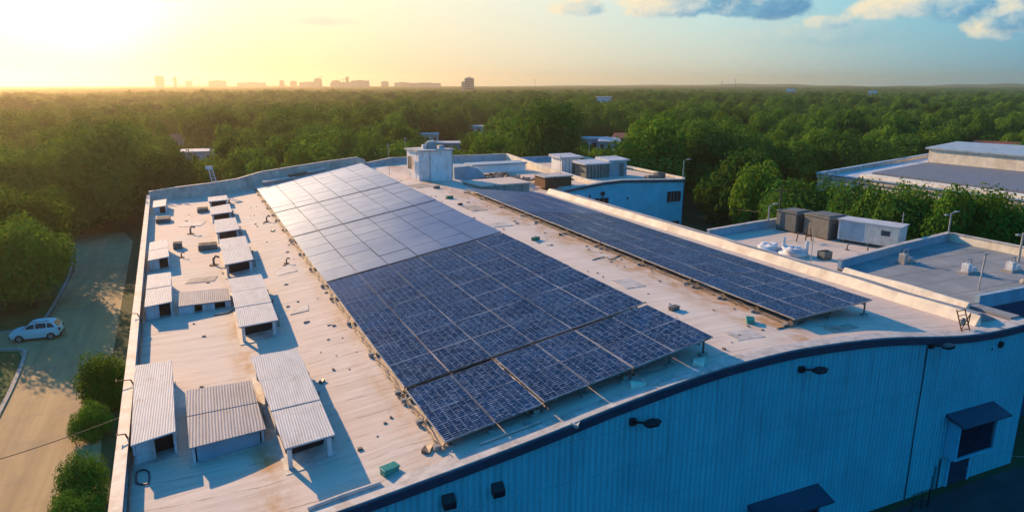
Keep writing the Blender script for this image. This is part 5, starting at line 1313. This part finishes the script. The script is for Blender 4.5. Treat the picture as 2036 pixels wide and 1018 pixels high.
# low hills
def hill(px0,px1,d,hmax,seed):
    r=random.Random(seed); m=MB(); n=90; vs=[]
    for i in range(n+1):
        px=lerp(px0,px1,i/n); a=dist(px,168,d); b=dist(px,168,d+300); h=hmax*math.sin(math.pi*i/n)**.5*(.75+.25*math.sin(i*.23+seed)+.08*math.sin(i*1.1))
        vs+=[(a[0],a[1],-2),(a[0]*1.05,a[1]*1.05,max(0,h)),(b[0],b[1],-2)]
    fs=[]
    for i in range(n): 
        for k in (0,1): fs.append((3*i+k,3*i+3+k,3*i+4+k,3*i+1+k))
    m.add(vs,fs); build('hills',m,M['ground'],kind='structure')
hill(-400,2500,3700,19,2); hill(900,2600,4000,26,7)
# ------------------------------------------------------------------ haze
m=MB(); m.box(-4600,-5600,-1.2,4600,4700,78)
hz=build('haze',m,M['white'],kind='stuff'); hz['label']='thin warm haze lying over the woods'
mt=bpy.data.materials.new('haze'); mt.use_nodes=True; t_=mt.node_tree
for n_ in list(t_.nodes): t_.nodes.remove(n_)
o_=t_.nodes.new('ShaderNodeOutputMaterial'); pv=t_.nodes.new('ShaderNodeVolumePrincipled'); t_.links.new(pv.outputs[0],o_.inputs['Volume'])
pv.inputs['Color'].default_value=(1.,.85,.62,1); pv.inputs['Density'].default_value=.00022; pv.inputs['Anisotropy'].default_value=.79
hz.data.materials.clear(); hz.data.materials.append(mt)
# ------------------------------------------------------------------ light
SAZ=-18.; SEL=19.5   # azimuth measured from +Y towards +X, elevation
sd=Vector((math.sin(R_(SAZ))*math.cos(R_(SEL)),math.cos(R_(SAZ))*math.cos(R_(SEL)),math.sin(R_(SEL))))
sl=bpy.data.lights.new('sun','SUN'); so=bpy.data.objects.new('sun',sl); C.objects.link(so)
sl.energy=5.; sl.angle=R_(.5); sl.color=(1,.63,.33)
so.rotation_euler=(-sd).to_track_quat('-Z','Y').to_euler()
w=bpy.data.worlds.new('World'); sc.world=w; w.use_nodes=True; t=w.node_tree
for n_ in list(t.nodes): t.nodes.remove(n_)
g=G(t); out=g.n('ShaderNodeOutputWorld'); bg=g.n('ShaderNodeBackground'); g.L(bg.outputs[0],out.inputs[0])
sky=g.n('ShaderNodeTexSky',sky_type='NISHITA'); sky.sun_disc=False; sky.sun_elevation=R_(SEL); sky.sun_rotation=R_(SAZ); sky.air_density=1.2; sky.dust_density=2.5; sky.ozone_density=3.
D=g.n('ShaderNodeTexCoord').outputs['Generated']
dx_,dy_,dz_=g.sepx(D)
hl=g.m('SQRT',g.m('ADD',g.m('MULTIPLY',dx_,dx_),g.m('MULTIPLY',dy_,dy_)))
GAZ=-8.   # bearing of the bright veil round the sun
ca=g.m('DIVIDE',g.m('ADD',g.m('MULTIPLY',dx_,math.sin(R_(GAZ))),g.m('MULTIPLY',dy_,math.cos(R_(GAZ)))),g.m('MAXIMUM',hl,.001))
az=g.m('DIVIDE',g.m('ARCCOSINE',ca),math.pi)         # 0 at the sun's bearing, 1 opposite
el=g.m('DIVIDE',g.m('ARCTAN2',dz_,hl),math.pi/2)     # 0 horizon, 1 zenith
K=0.1
def c8(r,gg,b): 
    f=lambda v:((v/255+.055)/1.055)**2.4 if v>10 else v/255/12.92
    return (f(r)/1.0,f(gg),f(b))
low=g.ramp(az,[(0.,c8(196,184,136)),(.08,c8(200,188,148)),(.19,c8(205,196,170)),(.27,c8(188,192,176)),(.34,c8(132,166,174)),(.40,c8(76,138,166)),(.6,c8(30,140,192)),(1.,c8(20,140,195))])
high=g.ramp(az,[(0.,c8(252,244,205)),(.07,c8(224,216,180)),(.12,c8(214,210,182)),(.19,c8(202,208,194)),(.26,c8(164,202,206)),(.34,c8(106,176,198)),(.45,c8(45,150,200)),(1.,c8(10,130,190))])
zen=g.ramp(az,[(0.,c8(30,122,180)),(.3,c8(6,122,188)),(1.,c8(2,120,186))])
c=g.mix(g.m('MULTIPLY',el,1/.075,clamp=True),low,high)
up=g.m('DIVIDE',g.m('SUBTRACT',el,.078),.07,clamp=True)
c=g.mix(up,c,zen)
# warm core round the sun itself
dot=g.m('ADD',g.m('ADD',g.m('MULTIPLY',dx_,sd.x),g.m('MULTIPLY',dy_,sd.y)),g.m('MULTIPLY',dz_,sd.z))
core=g.m('POWER',g.m('MAXIMUM',dot,0.),110.)
# blend in the physical sky for its falloff
nis=g.mix(1.,sky.outputs[0],(K,K,K,1),'MULTIPLY')
c=g.mix(.15,c,nis)
c=g.mix(g.m('MULTIPLY',core,1.,clamp=True),c,(1.3,1.15,.8))
gd=ray(165,-30); gl_=math.sqrt(sum(q*q for q in gd)); gd=[q/gl_ for q in gd]
dg_=g.m('ADD',g.m('ADD',g.m('MULTIPLY',dx_,gd[0]),g.m('MULTIPLY',dy_,gd[1])),g.m('MULTIPLY',dz_,gd[2]))
c=g.mix(g.m('POWER',g.m('MAXIMUM',dg_,0.),420.),c,(1.1,1.05,.92))
# clouds
nv=g.n('ShaderNodeVectorMath',operation='MULTIPLY'); g.L(D,nv.inputs[0]); nv.inputs[1].default_value=(1,1,1.5)
cn=g.noise(nv.outputs[0],15,8,.62,.2); cn2=g.noise(nv.outputs[0],42,5,.6)
aza=g.m('ARCTAN2',dx_,dy_); ela=g.m('ARCTAN2',dz_,hl)
def pxaz(px,py):
    r=ray(px,py); return math.atan2(r[0],r[1]),math.atan2(r[2],math.hypot(r[0],r[1]))
for (px,py,wx,hy,st,cool) in ((1420,8,150,30,1.,.75),(1300,12,80,30,.9,.15),(1150,18,50,17,.8,.2),(1520,22,80,20,.9,.85),(1785,20,65,24,.95,.25),(1900,10,95,34,.95,.5),(1980,58,42,20,.95,.2),(2035,35,60,30,.95,.8),(1640,48,45,12,.6,.3),(1640,72,150,26,.33,.5),(630,44,90,10,.25,.95),(300,0,80,4,.25,.9),(2150,10,120,40,.9,.6),(1500,-60,300,60,.8,.7)):
    a0,e0=pxaz(px,py); sw=wx/1412.*1.05; sh=hy/1412.*1.2
    u=g.m('DIVIDE',g.m('SUBTRACT',aza,a0),sw); v=g.m('DIVIDE',g.m('SUBTRACT',ela,e0),sh)
    v=g.m('MULTIPLY',v,g.m('ADD',1.,g.m('MULTIPLY',g.m('LESS_THAN',v,0.),.6)))   # flatter underside
    d=g.m('SQRT',g.m('ADD',g.m('MULTIPLY',u,u),g.m('MULTIPLY',v,v)))
    e=g.m('ADD',d,g.m('MULTIPLY',g.m('SUBTRACT',cn,.5),2.1)); e=g.m('ADD',e,g.m('MULTIPLY',g.m('SUBTRACT',cn2,.5),.9))
    mk=g.m('MULTIPLY',g.m('SUBTRACT',1.15,e),2.4 if st>.5 else 1.,clamp=True); mk=g.m('MULTIPLY',mk,st)
    sh_=g.m('ADD',g.m('MULTIPLY',u,.32),g.m('SUBTRACT',cool,g.m('MULTIPLY',v,.28)))
    sh_=g.m('ADD',sh_,g.m('MULTIPLY',g.m('SUBTRACT',cn2,.5),1.3),clamp=True)
    cc=g.ramp(sh_,[(0.,c8(216,202,172)),(.35,c8(176,186,182)),(.7,c8(104,152,176)),(1.,c8(70,126,162))])
    c=g.mix(mk,c,cc)
g.L(c,bg.inputs[0]); bg.inputs[1].default_value=1.
# ------------------------------------------------------------------ render settings
sc.view_settings.view_transform='Standard'; sc.view_settings.look='None'; sc.view_settings.gamma=1; sc.view_settings.exposure=.55
cy=sc.cycles; cy.use_denoising=True; cy.max_bounces=6; cy.diffuse_bounces=3; cy.glossy_bounces=3; cy.transmission_bounces=3; cy.volume_bounces=1; cy.transparent_max_bounces=4
cy.sample_clamp_indirect=4.
for o in list(bpy.data.objects):
    if '_used' in o: del o['_used']
